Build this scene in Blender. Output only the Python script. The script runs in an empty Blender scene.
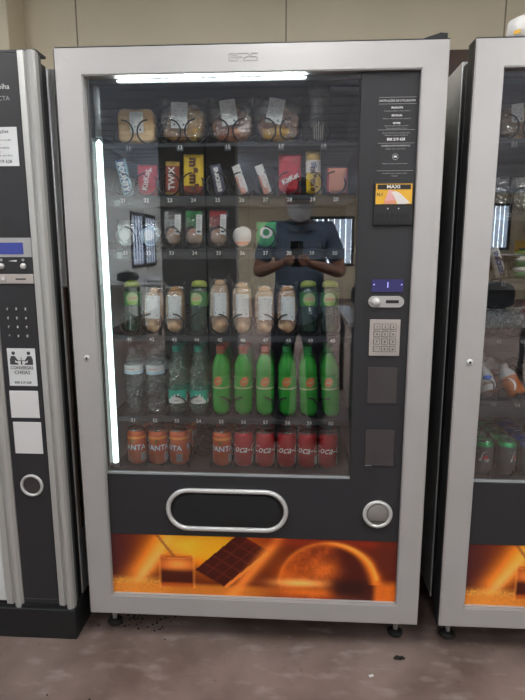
import bpy, bmesh, math, random
import numpy as np
from mathutils import Vector, Matrix, Euler, noise
random.seed(7)
PI = math.pi
sc = bpy.context.scene
COL = sc.collection

# ------------------------------------------------------------------ materials
def newmat(name):
    m = bpy.data.materials.new(name); m.use_nodes = True
    nt = m.node_tree
    for n in list(nt.nodes): nt.nodes.remove(n)
    out = nt.nodes.new('ShaderNodeOutputMaterial')
    return m, nt, out
def mat(name, col, rough=.5, metal=0., noise_amt=0., scale=20., bump=0., bscale=60., col2=None, coat=0., spec=.5, stretch=None, trans=0.):
    """principled surface whose colour wanders between col and col2 by noise"""
    m, nt, out = newmat(name)
    b = nt.nodes.new('ShaderNodeBsdfPrincipled'); nt.links.new(b.outputs[0], out.inputs[0])
    b.inputs['Roughness'].default_value = rough; b.inputs['Metallic'].default_value = metal
    b.inputs['Coat Weight'].default_value = coat; b.inputs['Specular IOR Level'].default_value = spec
    b.inputs['Transmission Weight'].default_value = trans
    c = (*col, 1)
    tc = nt.nodes.new('ShaderNodeTexCoord'); mp = nt.nodes.new('ShaderNodeMapping')
    nt.links.new(tc.outputs['Object'], mp.inputs[0])
    if stretch: mp.inputs['Scale'].default_value = stretch
    if col2 is None: col2 = tuple(max(0, x * (1 - noise_amt)) for x in col)
    n = nt.nodes.new('ShaderNodeTexNoise'); n.inputs['Scale'].default_value = scale; n.inputs['Detail'].default_value = 4
    nt.links.new(mp.outputs[0], n.inputs['Vector'])
    r = nt.nodes.new('ShaderNodeValToRGB'); r.color_ramp.elements[0].position = .35; r.color_ramp.elements[1].position = .65
    r.color_ramp.elements[0].color = (*col2, 1); r.color_ramp.elements[1].color = c
    nt.links.new(n.outputs['Fac'], r.inputs[0]); nt.links.new(r.outputs[0], b.inputs['Base Color'])
    if bump:
        n2 = nt.nodes.new('ShaderNodeTexNoise'); n2.inputs['Scale'].default_value = bscale; n2.inputs['Detail'].default_value = 3
        nt.links.new(mp.outputs[0], n2.inputs['Vector'])
        bp = nt.nodes.new('ShaderNodeBump'); bp.inputs['Strength'].default_value = bump; bp.inputs['Distance'].default_value = .004
        nt.links.new(n2.outputs['Fac'], bp.inputs['Height']); nt.links.new(bp.outputs[0], b.inputs['Normal'])
    return m
def clearmat(name, tint=(1, 1, 1), refl=.08, rough=.03, fres=True, bump=0., bscale=80., haze=0., hazecol=(.8, .8, .8)):
    m, nt, out = newmat(name)
    t = nt.nodes.new('ShaderNodeBsdfTransparent'); t.inputs[0].default_value = (*tint, 1)
    g = nt.nodes.new('ShaderNodeBsdfGlossy'); g.inputs['Roughness'].default_value = rough
    mx = nt.nodes.new('ShaderNodeMixShader')
    if fres:
        lw = nt.nodes.new('ShaderNodeLayerWeight'); lw.inputs[0].default_value = .35
        ad = nt.nodes.new('ShaderNodeMath'); ad.operation = 'MULTIPLY_ADD'
        ad.inputs[1].default_value = .55; ad.inputs[2].default_value = refl
        nt.links.new(lw.outputs['Facing'], ad.inputs[0]); nt.links.new(ad.outputs[0], mx.inputs[0])
    else: mx.inputs[0].default_value = refl
    last = t
    if haze:
        d = nt.nodes.new('ShaderNodeBsdfDiffuse'); d.inputs[0].default_value = (*hazecol, 1)
        mh = nt.nodes.new('ShaderNodeMixShader'); mh.inputs[0].default_value = haze
        nt.links.new(t.outputs[0], mh.inputs[1]); nt.links.new(d.outputs[0], mh.inputs[2]); last = mh
    nt.links.new(last.outputs[0], mx.inputs[1]); nt.links.new(g.outputs[0], mx.inputs[2])
    if bump:
        tc = nt.nodes.new('ShaderNodeTexCoord')
        n2 = nt.nodes.new('ShaderNodeTexNoise'); n2.inputs['Scale'].default_value = bscale
        nt.links.new(tc.outputs['Object'], n2.inputs['Vector'])
        bp = nt.nodes.new('ShaderNodeBump'); bp.inputs['Strength'].default_value = bump; bp.inputs['Distance'].default_value = .01
        nt.links.new(n2.outputs['Fac'], bp.inputs['Height']); nt.links.new(bp.outputs[0], g.inputs['Normal'])
    nt.links.new(mx.outputs[0], out.inputs[0])
    return m
def emat(name, col, s):
    m, nt, out = newmat(name)
    e = nt.nodes.new('ShaderNodeEmission'); e.inputs[0].default_value = (*col, 1); e.inputs[1].default_value = s
    nt.links.new(e.outputs[0], out.inputs[0]); return m
def vmat(name, rough=.35):
    m, nt, out = newmat(name)
    b = nt.nodes.new('ShaderNodeBsdfPrincipled'); b.inputs['Roughness'].default_value = rough
    a = nt.nodes.new('ShaderNodeVertexColor'); a.layer_name = 'print'
    nt.links.new(a.outputs[0], b.inputs['Base Color']); nt.links.new(b.outputs[0], out.inputs[0]); return m

REFL = .16
M = dict(
    wallp=mat('beige wall paint', (.74, .65, .48), .65, scale=3, noise_amt=.05),
    joint=mat('wall panel joint', (.3, .25, .18), .7),
    wallg=mat('light grey wall paint', (.66, .70, .71), .6, noise_amt=.04, scale=3), ceil=mat('ceiling paint', (.66, .77, .92), .55, noise_amt=.05, scale=4),
    silver=mat('silver painted frame', (.465, .455, .447), .42, .25, noise_amt=.05, scale=6, bump=.05, bscale=400),
    steel=mat('brushed steel side', (.74, .76, .77), .3, .6, noise_amt=.12, scale=5, stretch=(1, 1, .1)),
    alu=mat('aluminium column', (.52, .52, .50), .35, .35, noise_amt=.04, scale=8, stretch=(1, 1, .1)),
    black=mat('black gasket', (.012, .012, .013), .45, noise_amt=.2),
    panel=mat('charcoal panel', (.03, .03, .033), .42, noise_amt=.08, scale=5, spec=.35),
    plinth=mat('dark plinth', (.012, .014, .015), .5, noise_amt=.3, scale=12),
    plate=mat('brown grey blank plate', (.052, .045, .045), .5, noise_amt=.1),
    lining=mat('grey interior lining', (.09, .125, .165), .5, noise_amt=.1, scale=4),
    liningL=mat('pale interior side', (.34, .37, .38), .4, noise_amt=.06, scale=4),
    sidegrey=mat('dark grey door side', (.12, .125, .13), .35, .3), tray=mat('dark tray', (.032, .037, .045), .5, .2, noise_amt=.15),
    lip=mat('grey tray lip', (.10, .105, .11), .45, .2, noise_amt=.1),
    wire=mat('black spring wire', (.012, .012, .014), .35, .3),
    white=mat('white print', (.78, .78, .76), .6), offwhite=mat('off white paper', (.70, .72, .72), .65, noise_amt=.04),
    greyprint=mat('grey print', (.36, .36, .36), .6), darkprint=mat('dark print', (.05, .05, .055), .6),
    key=mat('metal key', (.45, .41, .37), .4, .3), keybase=mat('keypad metal', (.50, .45, .42), .45, .3, noise_amt=.1),
    chrome=mat('chrome ring', (.62, .62, .61), .35, .35), greyflap=mat('grey flap', (.22, .205, .19), .45, noise_amt=.15),
    yellow=mat('yellow print', (.75, .42, .03), .45), pink=mat('pink print', (.72, .38, .38), .5), skinprint=mat('pale hand print', (.72, .68, .64), .5),
    rubber=mat('black rubber', (.01, .01, .01), .7),
    bread=mat('toasted bread', (.70, .40, .15), .75, col2=(.42, .19, .06), scale=28, bump=.6, bscale=60),
    breadL=mat('pale toast', (.76, .53, .27), .8, col2=(.62, .37, .15), scale=22, bump=.5, bscale=90),
    breadD=mat('dark baked bread', (.46, .20, .08), .7, col2=(.22, .07, .03), scale=30, bump=.8, bscale=50),
    baguette=mat('baguette crust', (.74, .50, .30), .75, col2=(.60, .36, .19), scale=25, bump=.5, bscale=60),
    crumb=mat('cut bread end', (.74, .52, .32), .8, col2=(.55, .30, .16), scale=60, bump=.7, bscale=90),
    egg=mat('egg yellow filling', (.75, .47, .08), .6, col2=(.7, .33, .05), scale=40, bump=.5),
    filling=mat('red brown filling', (.42, .12, .06), .6, col2=(.55, .30, .18), scale=50, bump=.5),
    film=clearmat('clear wrapping film', (.97, .97, .97), .22, .14, bump=.7, bscale=60, haze=.04),
    clearp=clearmat('clear plastic', (.90, .92, .92), .14, .06, bump=.5, bscale=60, haze=.07),
    water=clearmat('clear ridged plastic', (.90, .94, .96), .10, .06, bump=1., bscale=110, haze=.012, hazecol=(.75, .85, .9)),
    tealp=clearmat('teal tinted plastic', (.74, .92, .86), .10, .05, bump=1., bscale=80, haze=.05, hazecol=(.35, .75, .65)),
    teal=mat('teal cap', (.0, .36, .27), .4), teallab=mat('teal label', (.0, .42, .30), .4), lblue=mat('pale blue label', (.45, .66, .80), .45),
    greenb=mat('green soda plastic', (.022, .36, .03), .14, noise_amt=.2, scale=18, coat=.6),
    greenD=mat('dark green glass', (.012, .045, .03), .08, noise_amt=.3, coat=.8), lime=mat('lime label', (.28, .55, .06), .4, noise_amt=.25, scale=40),
    limeband=mat('light green label', (.05, .38, .05), .35, noise_amt=.2, scale=60), dgreen=mat('green label', (.03, .20, .05), .4, noise_amt=.2), yelcap=mat('yellow green cap', (.36, .44, .07), .45), paleoval=mat('pale green oval', (.42, .52, .28), .45),
    orangeL=mat('orange label', (.75, .22, .08), .45, noise_amt=.2, scale=80), cap_or=mat('orange red cap', (.60, .09, .03), .4), cap_gr=mat('green cap', (.03, .40, .10), .4),
    orange=mat('orange can paint', (.60, .11, .03), .35, .25, noise_amt=.12, scale=30), orange2=mat('light orange band', (.86, .30, .05), .35, .2),
    red=mat('red can paint', (.46, .010, .02), .35, .25, noise_amt=.12, scale=25),
    alumcan=mat('can aluminium', (.62, .62, .63), .25, .9, noise_amt=.05),
    canopen=mat('dark can recess', (.10, .10, .10), .4, .6),
    bounty=mat('pale blue wrapper', (.40, .62, .70), .3, noise_amt=.25, scale=60), navy=mat('navy print', (.03, .05, .22), .5),
    redw=mat('red wrapper', (.58, .03, .05), .3, col2=(.40, .015, .03), scale=45, bump=.5), brownw=mat('brown red wrapper', (.34, .06, .03), .3, noise_amt=.3, scale=40),
    gold=mat('gold wrapper', (.62, .42, .10), .3, .4, noise_amt=.3, scale=60), yelw=mat('yellow wrapper', (.80, .55, .03), .3, noise_amt=.15, scale=40, bump=.4),
    brown=mat('brown print', (.10, .035, .015), .45), snick=mat('dark navy brown wrapper', (.10, .10, .17), .3, noise_amt=.4, scale=60),
    whitew=mat('white wrapper', (.76, .74, .72), .35, noise_amt=.1, scale=50, bump=.3), salmon=mat('salmon print', (.72, .30, .20), .5),
    greenw=mat('green bag', (.04, .42, .12), .35, noise_amt=.4, scale=35, bump=.5), paleg=mat('pale disc pack', (.62, .70, .68), .5, noise_amt=.15, scale=60, bump=.5, bscale=120),
    ham=mat('pink filling', (.62, .30, .20), .6, col2=(.70, .48, .36), scale=40, bump=.6),
    milk=mat('milky bottle', (.70, .72, .74), .35, noise_amt=.05), choco=mat('brown sleeve', (.20, .09, .05), .45), orangejuice=mat('orange drink', (.55, .15, .03), .35, noise_amt=.1),
    slate=mat('slate can', (.12, .13, .14), .35, .4), greencan=mat('green metallic can', (.02, .40, .12), .28, .5), bluecan=mat('blue metallic can', (.04, .12, .55), .28, .5),
    glass=clearmat('door glass', (.96, .97, .97), REFL, .0, fres=False),
    led=emat('light tube glow', (.80, 1., .95), 4.0), led2=emat('top tube glow', (.9, 1., 1.), 85.0),
    lamp=emat('added lamp glow', (1., .99, .98), 27.0), lampb=emat('strong added lamp glow', (1., .99, .98), 125.0), lamph=mat('lamp housing', (.7, .7, .7), .5),  # glow of the added ceiling lamps, stronger for those at the back
    bluescr=emat('blue display', (.09, .11, .40), .75), lilac=emat('lilac display', (.13, .12, .34), .42), dotlit=emat('lit character', (.45, .42, 1.), 1.3),
    paint=vmat('printed picture'),
    skin=mat('skin', (.42, .21, .14), .55, noise_amt=.12, scale=30, bump=.1, bscale=200), shirt=mat('denim blue shirt', (.12, .165, .24), .85, noise_amt=.12, scale=60, bump=.5, bscale=30),
    trouser=mat('dark trousers', (.03, .033, .045), .9, noise_amt=.2, scale=60), shoe=mat('dark shoe', (.015, .015, .015), .5), piping=mat('pale piping', (.45, .5, .55), .8),
    capm=mat('black cap cloth', (.012, .012, .014), .85, noise_amt=.2, scale=60), maskm=mat('white mask cloth', (.82, .85, .9), .9, bump=.4, bscale=30), hair=mat('dark hair', (.02, .014, .01), .6, bump=.6, bscale=150),
    phone=mat('black phone', (.012, .012, .014), .2), eye=mat('eye white', (.7, .7, .7), .2), iris=mat('brown iris', (.05, .025, .01), .2),
    table=mat('white table top', (.78, .80, .82), .14, noise_amt=.03), tleg=mat('grey table leg', (.2, .2, .21), .4, .5), counter=mat('grey counter', (.42, .42, .42), .3, noise_amt=.05),
    dcol=mat('dark grey partition', (.30, .30, .29), .6, noise_amt=.1, scale=4), darkf=mat('black window frame', (.02, .02, .022), .5),
    bag=mat('black bag', (.02, .02, .024), .7, noise_amt=.3), cardboard=mat('brown board', (.10, .065, .05), .8, noise_amt=.2, scale=8), blanket=mat('debris', (.02, .015, .012), .9, noise_amt=.3),
)
# vertical blinds: cloth that lets daylight through
def blind():
    m, nt, out = newmat('blind cloth')
    d = nt.nodes.new('ShaderNodeBsdfDiffuse'); t = nt.nodes.new('ShaderNodeBsdfTranslucent'); mx = nt.nodes.new('ShaderNodeMixShader')
    d.inputs[0].default_value = (.8, .82, .88, 1); t.inputs[0].default_value = (.85, .88, .95, 1); mx.inputs[0].default_value = .6
    nt.links.new(d.outputs[0], mx.inputs[1]); nt.links.new(t.outputs[0], mx.inputs[2]); nt.links.new(mx.outputs[0], out.inputs[0]); return m
M['clearlip'] = clearmat('clear tray lip', (.88, .90, .90), .03, .05, haze=.05); M['blind'] = blind(); M['blindGap'] = mat('painted dark blind gap', (.03, .04, .10), .8)
def floormat():
    m, nt, out = newmat('worn brown floor')
    b = nt.nodes.new('ShaderNodeBsdfPrincipled'); nt.links.new(b.outputs[0], out.inputs[0])
    tc = nt.nodes.new('ShaderNodeTexCoord')
    def nz(scale, detail, p0, p1, c0, c1, stretch=(1, 1, 1)):
        mp = nt.nodes.new('ShaderNodeMapping'); mp.inputs['Scale'].default_value = stretch
        nt.links.new(tc.outputs['Object'], mp.inputs[0])
        n = nt.nodes.new('ShaderNodeTexNoise'); n.inputs['Scale'].default_value = scale; n.inputs['Detail'].default_value = detail
        nt.links.new(mp.outputs[0], n.inputs['Vector'])
        r = nt.nodes.new('ShaderNodeValToRGB'); r.color_ramp.elements[0].position = p0; r.color_ramp.elements[1].position = p1
        r.color_ramp.elements[0].color = (*c0, 1); r.color_ramp.elements[1].color = (*c1, 1)
        nt.links.new(n.outputs['Fac'], r.inputs[0]); return r, n
    a, _ = nz(3.5, 9, .36, .64, (.125, .083, .068), (.235, .172, .148))
    s, _ = nz(9, 10, .54, .72, (0, 0, 0), (1, 1, 1), (1, 2.2, 1))
    k, n3 = nz(34, 6, .66, .74, (0, 0, 0), (1, 1, 1))
    m1 = nt.nodes.new('ShaderNodeMixRGB'); m1.inputs[2].default_value = (.42, .36, .34, 1)
    mu = nt.nodes.new('ShaderNodeMath'); mu.operation = 'MULTIPLY'; mu.inputs[1].default_value = .4
    nt.links.new(s.outputs[0], mu.inputs[0]); nt.links.new(mu.outputs[0], m1.inputs[0]); nt.links.new(a.outputs[0], m1.inputs[1])
    m2 = nt.nodes.new('ShaderNodeMixRGB'); m2.inputs[2].default_value = (.07, .045, .038, 1)
    mu2 = nt.nodes.new('ShaderNodeMath'); mu2.operation = 'MULTIPLY'; mu2.inputs[1].default_value = .5
    nt.links.new(k.outputs[0], mu2.inputs[0]); nt.links.new(mu2.outputs[0], m2.inputs[0]); nt.links.new(m1.outputs[0], m2.inputs[1])
    nt.links.new(m2.outputs[0], b.inputs['Base Color']); b.inputs['Roughness'].default_value = .55
    bp = nt.nodes.new('ShaderNodeBump'); bp.inputs['Strength'].default_value = .15; bp.inputs['Distance'].default_value = .004
    nt.links.new(n3.outputs['Fac'], bp.inputs['Height']); nt.links.new(bp.outputs[0], b.inputs['Normal'])
    return m
M['floor'] = floormat()

# ------------------------------------------------------------------ mesh building
_tc = {}
def textgeo(s, size, align='CENTER', bold=0.):
    k = (s, size, align, bold)
    if k not in _tc:
        cu = bpy.data.curves.new('t', 'FONT'); cu.body = s; cu.size = size; cu.align_x = align; cu.align_y = 'CENTER'
        cu.resolution_u = 2; cu.offset = bold
        ob = bpy.data.objects.new('t', cu); COL.objects.link(ob)
        dg = bpy.context.evaluated_depsgraph_get(); dg.update()
        me = bpy.data.meshes.new_from_object(ob.evaluated_get(dg))
        _tc[k] = ([tuple(v.co) for v in me.vertices], [tuple(p.vertices) for p in me.polygons])
        bpy.data.objects.remove(ob); bpy.data.curves.remove(cu); bpy.data.meshes.remove(me)
    return _tc[k]
class B:
    def __init__(s, *mats): s.bm = bmesh.new(); s.mats = list(mats); s.smooth = set()
    def mi(s, m):
        if m not in s.mats: s.mats.append(m)
        return s.mats.index(m)
    def faces(s, vs, fs, m=None, smooth=False, mtx=None):
        i = s.mi(m) if m else 0
        V = [s.bm.verts.new(mtx @ Vector(v) if mtx else v) for v in vs]
        out = []
        for f in fs:
            try: q = s.bm.faces.new([V[k] for k in f])
            except ValueError: continue
            q.material_index = i; q.smooth = smooth; out.append(q)
        return V, out
    def box(s, x0, x1, y0, y1, z0, z1, m=None, bev=0., mtx=None):
        V, F = s.faces([(x, y, z) for x in (x0, x1) for y in (y0, y1) for z in (z0, z1)],
                       [(0, 1, 3, 2), (4, 6, 7, 5), (0, 4, 5, 1), (2, 3, 7, 6), (0, 2, 6, 4), (1, 5, 7, 3)], m, mtx=mtx)
        if bev:
            ed = list({e for f in F for e in f.edges})
            bmesh.ops.bevel(s.bm, geom=ed, offset=bev, segments=2, affect='EDGES', profile=.5)
        return s
    def lathe(s, prof, c=(0, 0, 0), n=24, m=None, mtx=None, fn=None, ms=None):
        """prof: [(r, z)...]; ms: material per band"""
        vs = []; fs = []; 
        for (r, z) in prof:
            for k in range(n):
                a = 2 * PI * k / n; rr = fn(r, a, z) if fn else r
                vs.append((c[0] + rr * math.cos(a), c[1] + rr * math.sin(a), c[2] + z))
        L = len(prof)
        bands = []
        for i in range(L - 1):
            for k in range(n):
                fs.append((i * n + k, i * n + (k + 1) % n, (i + 1) * n + (k + 1) % n, (i + 1) * n + k)); bands.append(i)
        V, F = s.faces(vs, fs, m, True, mtx)
        if ms:
            for i, f in enumerate(F): f.material_index = s.mi(ms[bands[i]])
        for i in (0, L - 1):
            if prof[i][0] > 1e-5:
                ring = V[i * n:(i + 1) * n]
                try:
                    q = s.bm.faces.new(ring if i else ring[::-1]); q.material_index = s.mi(ms[min(i, L - 2)]) if ms else (s.mi(m) if m else 0)
                except ValueError: pass
        return s
    def tube(s, pts, r, n=6, m=None, closed=False):
        pts = [Vector(p) for p in pts]; L = len(pts); vs = []; fs = []
        up = None
        for i, p in enumerate(pts):
            a = pts[(i - 1) % L] if (closed or i) else p; b = pts[(i + 1) % L] if (closed or i < L - 1) else p
            t = (b - a).normalized()
            if up is None:
                up = Vector((0, 0, 1)) if abs(t.z) < .9 else Vector((1, 0, 0))
            up = (up - t * up.dot(t)).normalized(); w = t.cross(up)
            rr = r[i] if isinstance(r, (list, tuple)) else r
            for k in range(n):
                q = 2 * PI * k / n; vs.append(tuple(p + up * rr * math.cos(q) + w * rr * math.sin(q)))
        for i in range(L if closed else L - 1):
            for k in range(n):
                fs.append((i * n + k, i * n + (k + 1) % n, ((i + 1) % L) * n + (k + 1) % n, ((i + 1) % L) * n + k))
        if not closed: fs += [tuple(range(n))[::-1], tuple((L - 1) * n + k for k in range(n))]
        s.faces(vs, fs, m, True); return s
    def prism(s, poly, y0, y1, m=None, mtx=None, smooth=False):
        """polygon in x,z extruded along y"""
        n = len(poly)
        vs = [(x, y0, z) for x, z in poly] + [(x, y1, z) for x, z in poly]
        s.faces(vs, [tuple(range(n)), tuple(range(n, 2 * n))[::-1]] + [(k, k + n, (k + 1) % n + n, (k + 1) % n) for k in range(n)], m, smooth, mtx); return s
    def text(s, t, x, z, size, y=0., m=None, align='CENTER', fn=None, rot=0., bold=0., sx=1.):
        vs, fs = textgeo(t, size, align, bold); c, q = math.cos(rot), math.sin(rot)
        o = []
        for (a, b, _) in vs:
            a *= sx; px, pz = x + a * c - b * q, z + a * q + b * c
            o.append(fn(px, pz) if fn else (px, y, pz))
        s.faces(o, fs, m); return s
    def ellipsoid(s, c, r, m=None, n=16, fn=None, p=2., mtx=None):
        vs = []; fs = []
        def sp(v, e): return math.copysign(abs(v) ** e, v)
        e = 2. / p
        for i in range(n + 1):
            th = -PI / 2 + PI * i / n
            for k in range(n * 2):
                ph = PI * k / n
                v = Vector((sp(math.cos(th), e) * sp(math.cos(ph), e), sp(math.cos(th), e) * sp(math.sin(ph), e), sp(math.sin(th), e)))
                w = Vector((c[0] + v.x * r[0], c[1] + v.y * r[1], c[2] + v.z * r[2]))
                if fn: w = fn(w, v)
                vs.append(tuple(w))
        N = 2 * n
        for i in range(n):
            for k in range(N): fs.append((i * N + k, i * N + (k + 1) % N, (i + 1) * N + (k + 1) % N, (i + 1) * N + k))
        V, F = s.faces(vs, fs, m, True, mtx)
        bmesh.ops.remove_doubles(s.bm, verts=V, dist=1e-6); return s
    def obj(s, name, parent=None, loc=(0, 0, 0), rot=None, label=None, cat=None, group=None, kind=None):
        s.bm.normal_update()
        bmesh.ops.recalc_face_normals(s.bm, faces=s.bm.faces[:])
        me = bpy.data.meshes.new(name); s.bm.to_mesh(me); s.bm.free()
        for m in (s.mats or [M['black']]): me.materials.append(M[m] if isinstance(m, str) else m)
        o = bpy.data.objects.new(name, me); COL.objects.link(o); o.location = loc
        if rot: o.rotation_euler = rot
        if parent: o.parent = parent
        return tag(o, label, cat, group, kind)
def tag(o, label=None, cat=None, group=None, kind=None):
    if label: o['label'] = label
    if cat: o['category'] = cat
    if group: o['group'] = group
    if kind: o['kind'] = kind
    return o
def empty(name, loc, label, cat, group=None):
    o = bpy.data.objects.new(name, None); o.empty_display_size = .05; COL.objects.link(o); o.location = loc
    return tag(o, label, cat, group)
KIDS = {}
def kids(o): return [c for c in bpy.data.objects if c.parent == o]
def dup(root, loc, label, rz=None, group=None):
    ks = KIDS.get(root.name)
    if ks is None: ks = KIDS[root.name] = [(c, kids(c)) for c in kids(root)]
    r = root.copy(); COL.objects.link(r); r.location = loc; r['label'] = label
    if rz is not None: r.rotation_euler.z = rz
    if group: r['group'] = group
    for c, gs in ks:
        d = c.copy(); COL.objects.link(d); d.parent = r
        for g in gs: e = g.copy(); COL.objects.link(e); e.parent = d
    return r
def stadium(cx, cz, w, h, n=14):
    r = h / 2; p = []
    for k in range(n + 1):
        a = -PI / 2 + PI * k / n; p.append((cx + w / 2 - r + r * math.cos(a), cz + r * math.sin(a)))
    for k in range(n + 1):
        a = PI / 2 + PI * k / n; p.append((cx - w / 2 + r + r * math.cos(a), cz + r * math.sin(a)))
    return p
def circ(cx, cz, r, n=28): return [(cx + r * math.cos(2 * PI * k / n), cz + r * math.sin(2 * PI * k / n)) for k in range(n)]

# ------------------------------------------------------------------ setting
XL, XR, YB, YW, ZC = -2.82, 7.0, -12.1, .92, 2.50
B('floor').box(XL - .1, XR + .1, YB - .1, YW + .1, -.1, 0).obj('floor', kind='structure')
b = B('wallp', 'joint'); b.box(XL, XR, YW, YW + .1, 0, ZC)
for k in range(-3, 8):
    x = .084 + .897 * k
    if XL + .05 < x < XR: b.box(x - .003, x + .003, YW - .0015, YW + .001, 0, ZC, 'joint')
b.obj('wall_front', kind='structure')
B('wallp').box(-1.35, -1.042, .77, YW - .001, 0, ZC, bev=.004).obj('trim_1', kind='structure')
def wall_with_hole(name, axis, p0, p1, a0, a1, holes):
    b = B('wallg' if name == 'wall_left' else 'wallp')
    def bx(u0, u1, z0, z1):
        if u1 - u0 < 1e-4 or z1 - z0 < 1e-4: return
        if axis == 'y': b.box(u0, u1, p0, p1, z0, z1)
        else: b.box(p0, p1, u0, u1, z0, z1)
    u = a0
    for (h0, h1, z0, z1) in holes:
        bx(u, h0, 0, ZC); bx(h0, h1, 0, z0); bx(h0, h1, z1, ZC); u = h1
    bx(u, a1, 0, ZC)
    for k in range(1, 11):
        v = a0 + (a1 - a0) * k / 11
        if any(h[0] - .05 < v < h[1] + .05 for h in holes): continue
        if axis == 'y': b.box(v - .004, v + .004, p1 - .001, p1 + .002, 0, ZC, 'joint')
        else: b.box(p1 - .001, p1 + .002, v - .004, v + .004, 0, ZC, 'joint')
    return b.obj(name, kind='structure')
backholes = [(.15, 1.52, .80, 1.98), (4.15, 5.20, 1.18, 2.26)]
lefthole = [(-9.97, -8.25, .89, 1.90)]
wall_with_hole('wall_back', 'y', YB - .12, YB, XL, XR, backholes)
wall_with_hole('wall_left', 'x', XL - .12, XL, YB, YW, lefthole)
B('wallp').box(XR, XR + .12, YB, YW, 0, ZC).obj('wall_right', kind='structure')
b = B('ceil')
b.box(XL, XR, YB, YW, ZC + .0, ZC + .08)
y = YB + .1
while y < YW - .1:
    b.box(XL, XR, y, y + .09, ZC - .014, ZC + .002); y += .30
b.obj('ceiling', kind='structure')
def window(n, axis, h, p):
    u0, u1, z0, z1 = h; f = B('darkf'); t = .06
    def bx(bb, a0, a1, c0, c1, d0=-.03, d1=.02, m=None):
        if axis == 'y': bb.box(a0, a1, p + d0, p + d1, c0, c1, m)
        else: bb.box(p + d0, p + d1, a0, a1, c0, c1, m)
    bx(f, u0, u1, z0, z0 + t); bx(f, u0, u1, z1 - t, z1); bx(f, u0, u0 + t, z0 + t, z1 - t); bx(f, u1 - t, u1, z0 + t, z1 - t)
    um = (u0 + u1) / 2; bx(f, um - .02, um + .02, z0 + t, z1 - t)
    o = f.obj('window_%d' % n, kind='structure')
    g = B('clearp'); bx(g, u0 + t, u1 - t, z0 + t, z1 - t, -.012, -.008); g.obj('pane', o)
    s = B('blind'); w = (u1 - u0 - 2 * t) / 9
    for k in range(9):
        a = u0 + t + w * k; bx(s, a + .01, a + w * (.60 if n == 3 else .93), z0 + t, z1 - t, .0, .003)
        if n == 3: bx(s, a + w * .60, a + w * .99, z0 + t, z1 - t, .001, .004, 'blindGap')  # dark gaps between the slats, painted as navy strips
    s.obj('blind', o)
window(1, 'y', backholes[0], YB); window(2, 'y', backholes[1], YB); window(3, 'x', lefthole[0], XL)
# dark grey partition column reaching the ceiling
B('dcol', 'black').box(-1.42, -.55, -5.0, -4.75, 0, ZC - .016, bev=.004).box(-.90, -.885, -4.752, -4.745, .01, ZC - .02, 'black').obj('trim_2', kind='structure')
# ceiling lamps, added out of view to brighten the room and machine fronts
lamps = [(-2.3, -2.4), (2.2, -2.4), (1.95, -5.5), (1.95, -8.6), (-1.2, -6.7), (-1.55, -9.3), (5.2, -4.0), (5.2, -7.4), (.1, -.80), (-1.3, -.9), (1.5, -.9)]
where = ['near the left wall in front of the machines', 'right of the aisle in front of the machines', 'middle of the right hand row', 'far end of the right hand row',
         'just behind the dark partition', 'far behind the dark partition', 'nearest of the two by the right wall', 'farther of the two by the right wall', 'above the gap in front of the middle vending machine', 'above the hot drinks machine front', 'above the front of the right hand glass machine']
for (x, y), w in zip(lamps, where):
    o = B('lamph').box(-.1, .1, -.62, .62, 0, .05, bev=.006).obj('added_lamp', loc=(x, y, ZC - .066), label='added white ceiling lamp, ' + w, cat='lamp', group='added ceiling lamps')
    B('lampb' if y < -5 else 'lamp').box(-.085, .085, -.60, .60, -.012, -.001).obj('diffuser', o)

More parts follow.
